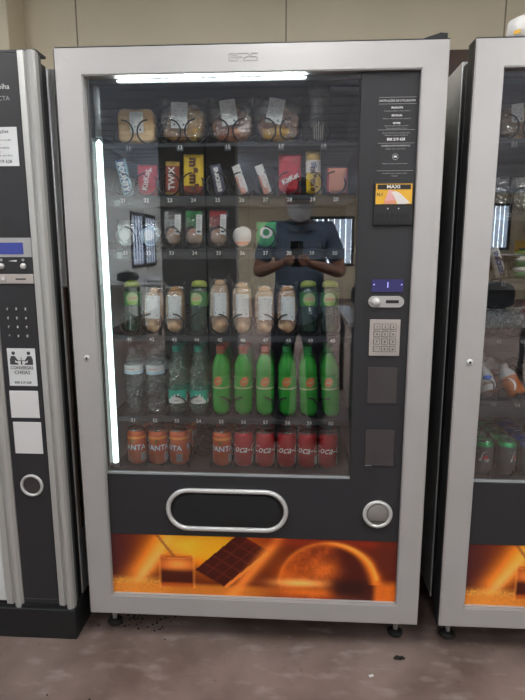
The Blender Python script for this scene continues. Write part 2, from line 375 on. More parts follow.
# ------------------------------------------------------------------ printed picture (coffee, chocolate, pastry)
def sm(a, b_, x):
    t = np.clip((x - a) / (b_ - a), 0, 1); return t * t * (3 - 2 * t)
def picture():
    NX, NZ = 330, 76
    U, V = np.meshgrid(np.linspace(0, 1, NX), np.linspace(0, 1, NZ))
    X = 112 + U * 285; Y = 602 - V * 60          # pixel like units of the print
    c = np.zeros((NZ, NX, 3)) + np.array([.15, .03, .01])
    def blend(mask, col): 
        nonlocal c
        c = c * (1 - mask[..., None]) + np.array(col) * mask[..., None]
    rng = np.random.RandomState(3); N = rng.rand(NZ, NX)
    blend(1 - sm(112, 150, X), (.10, .03, .035))
    d = (X - 120) - (598 - Y) * .75               # peach streak
    blend(np.exp(-((d - 8) / 15.) ** 2) * sm(600, 575, Y) * .95, (.85, .36, .06)); blend(np.exp(-((d - 12) / 6.) ** 2) * .6, (1., .62, .25))
    g = np.exp(-(((X - 212) / 42) ** 2 + ((Y - 553) / 20) ** 2)); blend(np.clip(g * 1.3, 0, 1), (.93, .42, .03))
    g = np.exp(-(((X - 185) / 18) ** 2 + ((Y - 552) / 9) ** 2)); blend(g * .6, (1., .62, .10))
    blend(sm(582, 590, Y) * sm(190, 150, X) * (.5 + .5 * (N > .45)), (.75, .45, .12)); blend(sm(588, 594, Y) * sm(300, 240, X) * .8, (.62, .30, .06))
    cup = sm(160, 163, X) * sm(197, 194, X) * sm(561, 564, Y) * sm(595, 592, Y)
    blend(cup, (.45, .14, .03)); blend(cup * sm(574, 579, Y) * sm(592, 588, Y), (.10, .025, .012))
    blend(cup * np.exp(-(((X - 180) / 14) ** 2 + ((Y - 571) / 5) ** 2)), (.80, .40, .12))
    rim = np.abs(((X - 178.5) / 18) ** 2 + ((Y - 562) / 3.4) ** 2 - 1) < .16; blend(rim * .35, (.95, .55, .22))
    blend(((np.abs(X - 161.5) < 1.1) | (np.abs(X - 196) < 1.1)) * (Y > 562) * (Y < 595) * .25, (.9, .5, .15))
    sp = np.abs((X - 160) - (Y - 543) * .8) < 1.8; blend(sp * (Y < 563) * .85, (.35, .16, .06))
    # chocolate bar: parallelogram axes
    p0 = np.array([197., 576.]); e1 = np.array([36., -30.]); e2 = np.array([29., 16.])
    det = e1[0] * e2[1] - e1[1] * e2[0]
    a = ((X - p0[0]) * e2[1] - (Y - p0[1]) * e2[0]) / det; q = ((Y - p0[1]) * e1[0] - (X - p0[0]) * e1[1]) / det
    ins = (a > 0) * (a < 1.25) * (q > 0) * (q < 1); blend(ins * 1., (.085, .018, .012))
    ln = (np.abs((a * 4) % 1 - .5) > .43) | (np.abs((q * 3) % 1 - .5) > .44); blend(ins * ln * .55, (.20, .055, .03))
    blend((a > 0) * (a < 1.2) * (q > 1) * (q < 1.1) * .9, (.75, .30, .08))
    s2 = np.abs((X - 232) - (596 - Y) * .95); blend(np.exp(-(s2 / 6.) ** 2) * (X > 226) * sm(598, 588, Y) * .0, (.8, .35, .1))
    d2 = (X - 243) - (590 - Y) * .8; blend(np.exp(-((d2) / 7.) ** 2) * .75, (.88, .36, .09))
    blend(sm(240, 262, X) * np.exp(-((Y - 545) / 5.) ** 2) * .5, (.35, .06, .02))
    # pastry
    r = np.sqrt(((X - 330) / 49) ** 2 + ((Y - 586) / 41) ** 2)
    ang = np.arctan2(586 - Y, X - 330)
    disc = sm(1.02, .96, r); lf = np.array([[noise.noise(Vector((X[j, i] * .09, Y[j, i] * .11, 4.))) + .5 * noise.noise(Vector((X[j, i] * .3, Y[j, i] * .33, 9.))) for i in range(NX)] for j in range(NZ)]); blend(disc, (.26, .07, .02)); blend(disc * np.clip(.35 + lf, 0, 1) * .7, (.55, .17, .03)); blend(disc * sm(322, 348, X), (.10, .02, .012))
    blend(disc * np.exp(-(((X - 326) / 14) ** 2 + ((Y - 572) / 9) ** 2)) * (.5 + .5 * N), (.66, .24, .05))
    side = .25 + .75 * sm(1.9, 1.0, ang); rimm = np.exp(-((r - .97) / (.06 + .05 * sm(1.2, .2, ang))) ** 2) * (ang > .0) * side; blend(rimm * .95, (.86, .33, .05)); blend(np.exp(-((r - .99) / .03) ** 2) * (ang > .1) * .5 * side, (1., .60, .18))
    g = np.exp(-(((X - 292) / 14) ** 2 + ((Y - 580) / 14) ** 2)); blend(g * .6, (.62, .20, .03))
    blend(np.exp(-(((X - 303) / 26) ** 2 + ((Y - 586) / 4) ** 2)), (.95, .55, .2)); blend(np.exp(-(((X - 310) / 34) ** 2 + ((Y - 595) / 4.5) ** 2)) * .9, (.66, .24, .04))
    blend(sm(372, 380, X) * sm(578, 588, Y) * .8, (.72, .26, .04)); blend(sm(372, 384, X) * sm(578, 566, Y) * .8, (.15, .035, .02))
    blend(np.exp(-(((X - 352) / 20) ** 4 + ((Y - 590) / 9) ** 4)) * .95, (.05, .012, .01))
    c *= (.94 + .12 * rng.rand(NZ, NX))[..., None]
    c = np.clip(c ** 1.35 * np.array([1.75, 1.42, 1.3]), 0, 1)
    x0, x1, z0, z1 = -.462, .466, .158, .372
    me = bpy.data.meshes.new('picture_panel')
    vs = [(x0 + (x1 - x0) * i / (NX - 1), .0, z0 + (z1 - z0) * j / (NZ - 1)) for j in range(NZ) for i in range(NX)]
    n0 = len(vs); 
    fs = [(j * NX + i, j * NX + i + 1, (j + 1) * NX + i + 1, (j + 1) * NX + i) for j in range(NZ - 1) for i in range(NX - 1)]
    vs += [(x0, .004, z0), (x1, .004, z0), (x1, .004, z1), (x0, .004, z1)]
    fs += [(n0 + 3, n0 + 2, n0 + 1, n0)]
    me.from_pydata(vs, [], fs)
    ca = me.color_attributes.new('print', 'FLOAT_COLOR', 'POINT')
    arr = np.ones((len(vs), 4)); arr[:n0, :3] = c.reshape(-1, 3); arr[n0:, :3] = .05
    ca.data.foreach_set('color', arr.ravel()); me.materials.append(M['paint']); return me
PIC = picture()

# ------------------------------------------------------------------ spirals and trays
def helix(r, pitch, turns, n=16, hand=1, start=PI * .5, flat=True):
    def y(t): return pitch * ((.12 * t if t < .6 else .072 + (t - .6) * 1.0) if flat else t)
    return [(hand * r * math.cos(start + 2 * PI * k / n), y(k / n), r + r * math.sin(start + 2 * PI * k / n)) for k in range(int(turns * n) + 1)]
def spiral_mesh(hand, r=.0335, pitch=.07, turns=5.5, flat=True):
    b = B('wire'); b.tube(helix(r, pitch, turns, 18, hand, flat=flat), .0024, 6); o = b.obj('x'); me = o.data; bpy.data.objects.remove(o); return me
SP = {1: spiral_mesh(1), -1: spiral_mesh(-1)}
SPB = {1: spiral_mesh(1, flat=False), -1: spiral_mesh(-1, flat=False)}
SPW = {1: spiral_mesh(1, .034, .105, 4), -1: spiral_mesh(-1, .034, .105, 4)}
LANES = [-.403, -.330, -.257, -.184, -.109, -.035, .037, .110, .180, .250]
SL1 = [-.356, -.210, -.064, .078, .20]
TRAYS = [(1.598, '1'), (1.444, '2'), (1.284, '3'), (1.010, '4'), (.737, '5'), (.556, '6')]
FY = .125      # y of tray fronts
def tray(root, z, row, first, lanes_bare=True):
    b = B('tray', 'lip')
    b.box(-.455, .322, FY, .60, z - .006, z, 'tray')
    b.box(-.455, .322, FY - .003, FY, z - (.010 if row in '123' else .018), z - .001, 'tray')
    if row in '23': b.box(-.455, .322, FY - .003, FY - .001, z - .030, z - .010, 'clearlip')
    xs = ([-.283, -.137, .007, .15] if first else [(LANES[i] + LANES[i + 1]) / 2 for i in range(9)])
    for x in [-.4545] + xs + [.321]: b.box(x - .0012, x + .0012, FY + .004, .60, z, z + .022, 'tray')
    t = b.obj('tray', root)
    if first:
        for i, x in enumerate(SL1):
            for h in ((-1, 1) if i < 4 else (1,)):
                o = bpy.data.objects.new('spiral', SPW[h]); COL.objects.link(o); o.parent = t; o.location = (x + (h * .040 if i < 4 else 0), FY + .004, z + .002)
    else:
        for i, x in enumerate(LANES):
            if row == '3' and i > 6 and lanes_bare: continue
            o = bpy.data.objects.new('spiral', (SPB if row in '56' else SP)[1 if i % 2 else -1]); COL.objects.link(o); o.parent = t; o.location = (x, FY + (.074 if row == '6' else .004), z + .002)
    nx = [(-.375, '1'), (-.217, '3'), (-.072, '5'), (.088, '7'), (.214, '9')] if first else [(x + (.004 if root.location.x < .5 else .028), str((i + (1 if root.location.x < .5 else 2)) % 10)) for i, x in enumerate(LANES[:10 if root.location.x < .5 else 9])]
    for x, s in nx:
        g = B('tray'); g.box(x - .010, x + .010, FY - .0045, FY - .003, z - .023, z - .003, 'tray'); g.text(row + s, x, z - .013, .0165, FY - .0052, 'white' if root.location.x < .5 else 'greyprint', bold=.0002)
        g.obj('number_tag', t)

# ------------------------------------------------------------------ glass-front vending machine
W2, ZB, ZT = .5376, .09, 1.83
def vending(cx, label, trays, lit, full):
    root = empty('vending_machine', (cx, 0, 0), label, 'vending machine', 'glass fronted vending machines')
    # cabinet: sides, top, bottom, back
    c = B('steel', 'black')
    D0, D1 = .14, .85
    c.box(-.533, -.505, D0, D1, .10, 1.815, 'steel', .002).box(.505, .533, D0, D1, .10, 1.815, 'steel', .002)
    c.box(-.505, .505, D0, D1, 1.785, 1.815, 'steel').box(-.505, .505, D0, D1, .10, .13, 'steel').box(-.505, .505, D1 - .02, D1, .13, 1.785, 'steel')
    c.obj('cabinet', root)
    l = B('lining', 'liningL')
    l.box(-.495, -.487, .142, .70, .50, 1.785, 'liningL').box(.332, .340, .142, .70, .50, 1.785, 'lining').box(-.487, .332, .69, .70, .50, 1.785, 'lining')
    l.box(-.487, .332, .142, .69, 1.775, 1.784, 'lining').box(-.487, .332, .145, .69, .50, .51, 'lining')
    for k in range(26):
        z = .56 + .047 * k; l.box(-.486, .331, .685, .691, z, z + .022, 'lining')
    l.obj('interior_lining', root)
    # inner door (black) behind the silver frame
    d = B('black')
    for (x0, x1, z0, z1) in ((-.531, -.478, .10, 1.80), (.485, .531, .10, 1.80), (-.478, .485, 1.772, 1.80), (-.478, .485, .10, .13)):
        d.box(x0, x1, .058, .086, z0, z1, bev=.003); d.box(x0 + .004, x1 - .004, .086, .100, z0 + .004, z1 - .004); d.box(x0, x1, .100, .134, z0, z1, bev=.003)
    d.box(.315, .485, .06, .13, .50, 1.77); d.box(-.478, .315, .06, .08, .13, .575)
    d.obj('inner_door', root)
    f = B('silver', 'black')
    wI, gz = .0775, .00008
    O = [(-W2, ZB), (W2, ZB), (W2, ZT), (-W2, ZT)]; I = [(-.460, .158), (.467, .158), (.467, 1.758), (-.460, 1.758)]
    for k in range(4):
        j = (k + 1) % 4
        o0, o1, i0, i1 = [Vector((p[0], 0, p[1])) for p in (O[k], O[j], I[k], I[j])]
        t = (o1 - o0).normalized() * gz
        q = [o0 + t, o1 - t, i1 - t, i0 + t]
        n = B('silver'); f.prism([(p.x, p.z) for p in q], 0, .056, 'silver')
    bmesh.ops.bevel(f.bm, geom=[e for e in f.bm.edges if all(v.co.y < .01 for v in e.verts) and e.calc_length() > .3], offset=.003, segments=2, affect='EDGES')
    for k in range(4): # thin dark outline on the outer edge
        j = (k + 1) % 4; a, c2 = O[k], O[j]
        if k == 2: f.box(-W2, W2, .004, .057, ZT, ZT + .0035, 'black')
        if k == 3: f.box(-W2 - .003, -W2, .004, .057, ZB, ZT, 'black')
    fr = f.obj('door_frame', root)
    k = B('chrome', 'black'); mtx = Matrix.Translation((-.497, 0, .958)) @ Matrix.Rotation(PI / 2, 4, 'X')
    k.lathe([(0, .003), (.0085, .003), (.0105, .001), (.0105, -.002)], n=20, mtx=mtx, m='chrome'); k.prism(circ(-.497, .958, .0035, 10), -.0042, -.003, 'black'); k.box(-.4978, -.4962, -.0046, -.003, .954, .962, 'black')
    k.obj('lock', fr)
    if full: # stamped emblem
        e = B('greyprint')
        def seg(p, m='greyprint'):
            for a, c2 in zip(p, p[1:]):
                A = Vector((a[0], 0, a[1])); Bv = Vector((c2[0], 0, c2[1])); t = (Bv - A).normalized(); nn = Vector((-t.z, 0, t.x)) * .0013
                A -= t * .0013; Bv += t * .0013
                e.prism([((A + nn).x, (A + nn).z), ((Bv + nn).x, (Bv + nn).z), ((Bv - nn).x, (Bv - nn).z), ((A - nn).x, (A - nn).z)], -.0012, .002, m)
        x, z = -.051, 1.788; S = .0018
        P = lambda l: [(x + a * S, z + c2 * S) for a, c2 in l]
        seg(P([(9, 0), (1, 0), (0, 1), (0, 9), (1, 10), (9, 10), (9, 4), (4, 4), (4, 7), (7, 7)]))
        seg(P([(12, 0), (12, 9), (15, 10), (28, 10), (30, 8), (30, 6), (28, 5), (24, 4), (22, 2), (22, 0)])); seg(P([(12, 5), (19, 5)]))
        seg(P([(43, 10), (35, 10), (33, 8), (33, 6), (35, 5), (41, 5), (43, 3), (42, 0), (24, 0)]))
        e.obj('emblem', fr)
    p = B('glass'); p.box(-.458, .3075, .020, .0235, .586, 1.756); p.obj('glass_pane', root)
    e = B('liningL', 'black'); e.box(-.460, .309, .016, .026, .580, .5858, 'liningL'); e.box(-.4595, -.452, .0245, .058, .586, 1.757, 'black'); e.box(-.452, .309, .036, .056, 1.745, 1.757, 'black'); e.obj('glass_edge', root)
    c = B('panel'); c.box(.309, .4665, .014, .05, .5765, 1.757, bev=.0015); cp = c.obj('control_panel', root)
    # instruction print
    s = B('panel', 'greyprint', 'white'); yy = .0128
    s.box(.352, .456, .0132, .0142, 1.484, 1.700, 'panel')
    if full:
        X = .404
        for z in (1.697, 1.680, 1.613, 1.578, 1.505): s.box(.354, .455, yy, .0131, z - .0004, z + .0004, 'greyprint')
        s.text('INSTRUÇÕES DE UTILIZAÇÃO', X, 1.688, .0073, yy, 'white'); s.text('PRODUTO', X, 1.670, .0066, yy, 'white', bold=.0002); s.text('Introduza as moedas ou notas na ranhura', X, 1.662, .0042, yy, 'greyprint')
        s.text('ESCOLHA', X, 1.650, .0066, yy, 'white', bold=.0002); s.text('Marque o número do produto pretendido', X, 1.642, .0044, yy, 'greyprint'); s.text('RETIRE', X, 1.630, .0066, yy, 'white', bold=.0002)
        s.text('Empurre a porta e retire o produto', X, 1.6235, .0045, yy, 'greyprint'); s.text('Troco na gaveta inferior direita', X, 1.617, .0045, yy, 'greyprint')
        s.text('Em caso de avaria ou reclamação ligue', X, 1.605, .0048, yy, 'greyprint'); s.text('indicando o número da máquina', X, 1.599, .0048, yy, 'greyprint')
        s.text('808 219 628', X, 1.588, .0098, yy, 'white', bold=.0003); s.text('CONSERVAÇÃO DOS PRODUTOS', X, 1.571, .0052, yy, 'white'); s.text('bebidas  sandes  snacks  doces', X, 1.563, .0044, yy, 'greyprint')
        s.prism(circ(X, 1.542, .0085, 20), yy, .0131, 'greyprint'); s.prism(circ(X, 1.542, .0073, 20), yy - .0003, .0131, 'panel'); s.prism([(X - .005, 1.540), (X + .005, 1.540), (X + .003, 1.545), (X - .003, 1.545)], yy - .0006, .0131, 'white')
        s.text('Máquina operada por pessoal autorizado', X, 1.524, .0043, yy, 'greyprint'); s.text('Consumir frio antes do prazo indicado', X, 1.498, .0044, yy, 'greyprint'); s.text('Obrigado', X, 1.491, .0044, yy, 'greyprint')
    s.obj('instruction_print', root, loc=(.004, 0, -.006))
    if full:
        r = B('black', 'rubber'); r.box(.353, .4625, .006, .03, 1.349, 1.466, 'black', .002)
        for k in range(7): r.box(.361 + k * .0135, .369 + k * .0135, .004, .008, 1.367, 1.384, 'rubber')
        r.box(.355, .460, .0035, .008, 1.353, 1.363, 'rubber'); rd = r.obj('banknote_reader', root)
        s = B('yellow'); s.box(.357, .4575, .004, .0062, 1.408, 1.463); y2 = .0032
        s.box(.361, .453, y2, .0045, 1.448, 1.461, 'black'); s.text('MAXI', .405, 1.4545, .0125, .0026, 'white', bold=.0003, sx=1.25)
        s.text('N.1', .3685, 1.434, .012, y2, 'darkprint', bold=.0003)
        s.prism([(.381, 1.412), (.410, 1.416), (.414, 1.442), (.393, 1.447)], y2, .0045, 'pink')
        s.prism([(.399, 1.440), (.412, 1.443), (.424, 1.437), (.452, 1.412), (.440, 1.408), (.418, 1.408), (.407, 1.430)], y2 - .0004, .0045, 'skinprint')
        s.prism([(.380, 1.409), (.412, 1.409), (.412, 1.419), (.382, 1.417)], y2 - .0006, .0045, 'salmon'); s.obj('guide_sticker', rd, label='yellow sticker with a hand feeding a pink banknote')
        for x in (.392, .422): B('white').prism(circ(x, 1.396, .002, 8), .0045, .0065, 'white').obj('indicator_light', rd)
        s = B('lilac', 'black', 'dotlit'); s.box(.356, .446, .010, .0142, 1.162, 1.198, 'lilac'); s.prism(circ(.362, 1.183, .0022, 8), .0092, .012, 'dotlit'); s.prism(circ(.441, 1.183, .0022, 8), .0092, .012, 'dotlit')
        s.box(.400, .403, .0095, .012, 1.174, 1.190, 'dotlit'); s.obj('display', root)
        s = B('chrome', 'black'); s.prism(stadium(.3985, 1.1335, .102, .032), .006, .016, 'silver'); s.box(.397, .434, .0048, .0065, 1.1295, 1.1385, 'black')
        cs = s.obj('coin_slot', root)
        s = B('chrome'); s.lathe([(0, .011), (.010, .011), (.0125, .008), (.0125, 0)], n=20, mtx=Matrix.Translation((.368, .006, 1.1335)) @ Matrix.Rotation(PI / 2, 4, 'X')); s.obj('return_button', cs)
        s = B('keybase'); s.box(.354, .4425, .0085, .0145, .973, 1.081, bev=.0015); kp = s.obj('keypad', root)
        for r_ in range(4):
            for c_ in range(3):
                x, z = .3745 + c_ * .0235, 1.0605 - r_ * .0222
                s = B('key', 'darkprint'); s.box(x - .0093, x + .0093, .0078, .0087, z - .0087, z + .0087, 'darkprint'); s.box(x - .0078, x + .0078, .0045, .0085, z - .0072, z + .0072, 'key', .001)
                s.text([['1', '2', '3'], ['4', '5', '6'], ['7', '8', '9'], ['*', '0', '#']][r_][c_], x, z, .0095, .0038, 'darkprint', bold=.0003); s.obj('key', kp)
        for z0, z1 in ((.826, .938), (.627, .743)):
            s = B('plate'); s.box(.353, .441, .0105, .0145, z0, z1, bev=.001)
            if z0 < .7: s.box(.354, .374, .0098, .0108, .6272, .6290, 'greyprint')
            s.obj('blank_plate', root)
    # lower black panel, opening, coin return
    s = B('panel'); s.box(-.460, .4665, .014, .05, .372, .5790, bev=.0015); s.obj('lower_panel', root)
    cx_, cz_ = -.076, .472
    s = B('black'); s.prism(stadium(cx_, cz_ - .004, .366, .120), .0110, .0145, 'black'); dp = s.obj('dispensing_port', root)
    ring = [(x, .006, z) for x, z in stadium(cx_, cz_ - .004, .376, .130, 16)]
    s = B('chrome'); s.tube(ring, .0075, 10, 'chrome', closed=True); s.obj('port_rim', dp, label='silver stadium shaped rim')
    s = B('plinth'); s.prism(stadium(cx_, cz_, .335, .096), .0035, .0112, 'plinth'); s.prism([(cx_ - .055, cz_ - .040), (cx_ + .085, cz_ - .040), (cx_ + .045, cz_ - .028), (cx_ - .01, cz_ - .027)], .0015, .0040, 'black'); s.obj('flap', dp)
    s = B('greyflap'); s.lathe([(0, .0045), (.030, .004), (.0345, .001), (.0345, -.006)], n=28, mtx=Matrix.Translation((.398, .008, .468)) @ Matrix.Rotation(PI / 2, 4, 'X')); s.box(.378, .418, .0025, .005, .4455, .4475, 'black')
    cr = s.obj('coin_return', root)
    s = B('chrome'); s.tube([(x, .008, z) for x, z in circ(.398, .468, .0405, 32)], .0062, 10, 'chrome', closed=True); s.obj('return_rim', cr)
    o = bpy.data.objects.new('picture_panel', PIC); COL.objects.link(o); o.parent = root; o.location = (0, .016, 0); o['label'] = 'orange printed picture of coffee, chocolate and pastry'
    s = B('silver'); s.box(-.46, .466, .006, .03, .1585, .1615); s.obj('lower_trim', root)
    # light tubes
    if lit:
        s = B('led'); s.box(0, 0, 0, 0, 0, 0) if False else s.lathe([(.0001, .0), (.0092, .004), (.0092, .99), (.0001, 1.0)], (-.4415, .052, .60), 14, 'led'); s.obj('light_tube', root)
        s = B('liningL'); s.lathe([(.0095, 1.605), (.0095, 1.742)], (-.4415, .052, 0), 14, 'liningL'); s.box(-.4585, -.4535, .034, .078, .59, 1.745); s.obj('tube_holder', root)
        s = B('led2'); s.tube([(-.372, .030, 1.7505), (.158, .030, 1.7505)], .0017, 10, 'led2'); s.obj('light_tube', root)
    for x in (-.484, .484):
        for y in (.078, .74):
            s = B('chrome', 'rubber'); s.lathe([(.024, 0), (.026, .008), (.018, .014), (.008, .018)], (x, y, 0), 16, 'rubber'); s.lathe([(.008, .016), (.008, .102)], (x, y, 0), 10, 'chrome'); s.lathe([(.016, .06), (.016, .074)], (x, y, 0), 6, 'chrome')
            s.box(x - .038, x + .03, y + .012, y + .02, .05, .101, 'black')
            s.obj('foot', root)
    for z, row in trays: tray(root, z, row, row == '1')
    return root
vending(0, 'wide glass fronted vending machine full of snacks and drinks, in the middle', TRAYS, True, True)
TR2 = [(1.598, '1'), (1.395, '2'), (1.19, '3'), (1.012, '4'), (.808, '5'), (.548, '6')]
RX = 1.1426
vending(RX, 'silver framed glass fronted vending machine cut off by the right edge of the photo', TR2, False, True)

# ------------------------------------------------------------------ product prototypes
def cyl_fn(r, cz=0, rot=0, off=.0004):
    def f(x, z):
        a = -PI / 2 + x / r + rot; return ((r + off) * math.cos(a), (r + off) * math.sin(a), z + cz)
    return f
def strip(b, r, x0, x1, z0, z1, m, n=8, off=.0003, top=None):
    vs = []; f = cyl_fn(r, off=off)
    for k in range(n + 1):
        x = x0 + (x1 - x0) * k / n; t = top(k / n) if top else 0
        vs += [f(x, z0), f(x, z1 + t)]
    b.faces(vs, [(2 * k, 2 * k + 2, 2 * k + 3, 2 * k + 1) for k in range(n)], m)
def patch(b, r, poly, m, off=.0006, rot=0., n=12):
    xs = [p[0] for p in poly]; x0, x1 = min(xs), max(xs); vs = []; f = cyl_fn(r, 0, rot, off); L_ = len(poly)
    for k in range(n + 1):
        x = x0 + (x1 - x0) * min(max(k / n, .004), .996); zz = []
        for i in range(L_):
            a, c = poly[i], poly[(i + 1) % L_]
            if (a[0] - x) * (c[0] - x) <= 0 and abs(a[0] - c[0]) > 1e-9: zz.append(a[1] + (c[1] - a[1]) * (x - a[0]) / (c[0] - a[0]))
        vs += [f(x, min(zz)), f(x, max(zz))]
    b.faces(vs, [(2 * k, 2 * k + 2, 2 * k + 3, 2 * k + 1) for k in range(n)], m)
def can(kind, name='drink_can', r=.0325, h=.122):
    P = [(.020, 0), (.024, .001), (r, .010), (r, h - (.016 if kind in ('cola', 'orange') else .021)), (.0275, h - .004), (.0285, h)]
    body = {'cola': 'red', 'orange': 'orange', 'lime': 'greencan', 'blue': 'bluecan'}[kind]
    b = B(body, 'alumcan'); b.lathe(P[:5], n=28, ms=['alumcan', body, body, body] if kind in ('cola', 'orange') else ['alumcan', 'slate', 'slate', body], m=body)
    if kind == 'cola':
        f = cyl_fn(r, 0, .62); b.text('Coca-Cola', 0, .064, .036, m='white', fn=lambda x, z: f(x + (z - .064) * .35, z), bold=.0003, sx=.9)
        strip(b, r, .034, .060, .012, .040, 'greyprint', off=.0003)
    elif kind == 'orange':
        strip(b, r, -PI * r, PI * r, .092, .101, 'orange2', 24)
        for a in (0, PI):
            b.text('FANTA', 0, .062, .026, m='navy', fn=cyl_fn(r, 0, a + .25, .0009), bold=.0014); b.text('FANTA', 0, .062, .026, m='white', fn=cyl_fn(r, 0, a + .25, .0012), bold=.0004)
            b.faces([cyl_fn(r, 0, a, .0006)(x, z) for x, z in ((-.004, .08), (.004, .079), (.013, .090), (.002, .091))], [(0, 1, 2, 3)], 'dgreen')
            strip(b, r, .030, .052, .014, .044, 'greyprint', off=.0004)
    elif kind == 'lime':
        for a in (0, PI): b.text('7', -.004, .066, .052, m='white', fn=cyl_fn(r, 0, a, .0004), bold=.0012); b.text('up', .015, .056, .018, m='white', fn=cyl_fn(r, 0, a, .0006), bold=.0006); patch(b, r, circ(.010, .062, .010, 16), 'redw', .0003, a)
    o = b.obj(name)
    l = B('alumcan', 'canopen'); l.lathe([(.0275, h - .0045), (.0290, h - .001), (.0285, h), (.0265, h - .0005), (.0255, h - .004), (.0001, h - .0042)], n=28, m='alumcan')
    l.tube([(0 + .005 * math.cos(a), -.004 + .009 * math.sin(a), h - .0025) for a in [2 * PI * k / 12 for k in range(12)]], .0012, 5, 'canopen', closed=True)
    l.faces([(.009 * math.cos(a), -.013 + .007 * math.sin(a), h - .0038) for a in [2 * PI * k / 12 for k in range(12)]], [tuple(range(12))], 'canopen')
    l.obj('lid', o); return o
def slim(o, k=.94):
    o.scale = (k, k, 1); return o
def bottle_green(cap):
    fn = lambda r, a, z: r * (1 - (.10 * max(0, 1 - z / .022)) * (.5 + .5 * math.cos(5 * a)))
    P = [(.020, .003), (.027, 0), (.0325, .016), (.0325, .084), (.0314, .090), (.0314, .134), (.0325, .140), (.0325, .152), (.0305, .168), (.0235, .188), (.0150, .201), (.0125, .216)]
    b = B('greenb'); b.lathe(P, n=30, fn=fn)
    o = b.obj('soda_bottle')
    l = B('lime'); f = cyl_fn(.0314, 0, 0, .0005)
    strip(l, .0318, -.099, .099, .092, .134, 'limeband', 30, .0003); strip(l, .0318, -.099, .099, .090, .096, 'paleoval', 30, .0005)
    for a in (0, 2.1, 4.2):
        patch(l, .0316, [(.016 * math.cos(t), .1155 + .0155 * math.sin(t) + .004 * math.cos(t)) for t in [2 * PI * k / 24 for k in range(24)]], 'orangeL', .0009, a)
        patch(l, .0316, [(-.010, .111), (-.003, .117), (.004, .116), (.011, .123), (.011, .119), (.004, .112), (-.003, .113)], 'paleoval', .0013, a)
    l.obj('label_band', o)
    c = B(cap); c.lathe([(.0145, .212), (.0150, .213), (.0150, .229), (.0140, .2315), (.0001, .2315)], n=20, fn=lambda r, a, z: r * (1 + .02 * math.cos(20 * a))); c.obj('cap', o)
    n = B(cap); n.lathe([(.0155, .2045), (.0160, .206), (.0155, .2095)], n=20); n.obj('neck_ring', o)
    return o
def bottle_water(kind):
    teal = kind == 'teal'
    if teal:
        P = [(.020, .003), (.028, 0), (.0325, .014), (.0325, .040), (.0315, .044), (.0315, .080), (.0325, .084), (.031, .125), (.026, .165), (.019, .192), (.0135, .205), (.0125, .214)]
        fn = lambda r, a, z: r * (1 - .08 * max(0, 1 - z / .02) * (.5 + .5 * math.cos(5 * a)))
    else:
        P = [(.022, .003), (.029, 0), (.0325, .012)] + [(.0325 - .0016 * (k % 2), .02 + .0085 * k) for k in range(13)] + [(.0320, .134), (.0320, .166), (.030, .174), (.022, .192), (.0145, .202), (.0135, .206)]
        fn = lambda r, a, z: r * (1 + (.012 * math.cos(6 * a + z * 160) if z < .13 else 0))
    b = B('tealp' if teal else 'water'); b.lathe(P, n=36, fn=fn); o = b.obj('water_bottle')
    l = B('teallab')
    if teal:
        strip(l, .0318, -.099, .099, .044, .082, 'teallab', 30, .0004)
        for a in (0, 2.1, 4.2):
            patch(l, .0318, [(-.032, .038), (.032, .038), (.028, .050), (.021, .053), (.018, .064), (.013, .058), (.008, .074), (.002, .063), (-.006, .070), (-.009, .059), (-.016, .064), (-.020, .053), (-.030, .050)], 'white', .0009, a, 40)
            patch(l, .0318, [(-.010, .046), (.010, .047), (.011, .050), (-.009, .049)], 'greyprint', .0014, a, 6)
    else:
        strip(l, .0322, -.101, .101, .135, .165, 'offwhite', 30, .0004); strip(l, .0322, -.101, .101, .136, .144, 'lblue', 30, .0008)
        for a in (0, 2.1, 4.2): strip(l, .0322, -.016, .012, .151, .154, 'salmon', 6, .0009); 
    l.obj('label_band', o)
    c = B('teal' if teal else 'slate'); z = P[-1][1]; c.lathe([(.0145, z - .004), (.0150, z - .003), (.0150, z + .013), (.0138, z + .0155), (.0001, z + .0155)], n=20); c.obj('cap', o)
    return o
def juice(): # dark green bottle with yellow cap
    P = [(.022, 0), (.028, .003), (.030, .012), (.030, .075), (.029, .085), (.029, .130), (.025, .150)]
    b = B('greenD'); b.lathe(P, n=28); o = b.obj('drink_bottle')
    l = B('dgreen'); strip(l, .0294, -.0925, .0925, .086, .131, 'dgreen', 28, .0003)
    for a in (0, 2.1, 4.2):
        patch(l, .0294, [(.021 * math.cos(t), .108 + .020 * math.sin(t)) for t in [2 * PI * k / 24 for k in range(24)]], 'paleoval', .0008, a)
        patch(l, .0294, [(-.014, .104), (.012, .108), (.015, .114), (-.010, .111)], 'salmon', .0012, a)
        patch(l, .0294, [(-.014, .091), (.014, .091), (.017, .099), (-.017, .099)], 'lime', .0012, a)
    l.obj('label_band', o)
    c = B('yelcap'); c.lathe([(.0255, .146), (.0255, .158), (.022, .165), (.012, .169), (.0001, .170)], n=24); c.obj('cap', o)
    return o
def crumple(amp, sc_=40, seed=0.):
    def f(w, v):
        n = noise.noise_vector(Vector((w.x * sc_ + seed, w.y * sc_, w.z * sc_ + seed * 2)))
        return w + n * amp
    return f
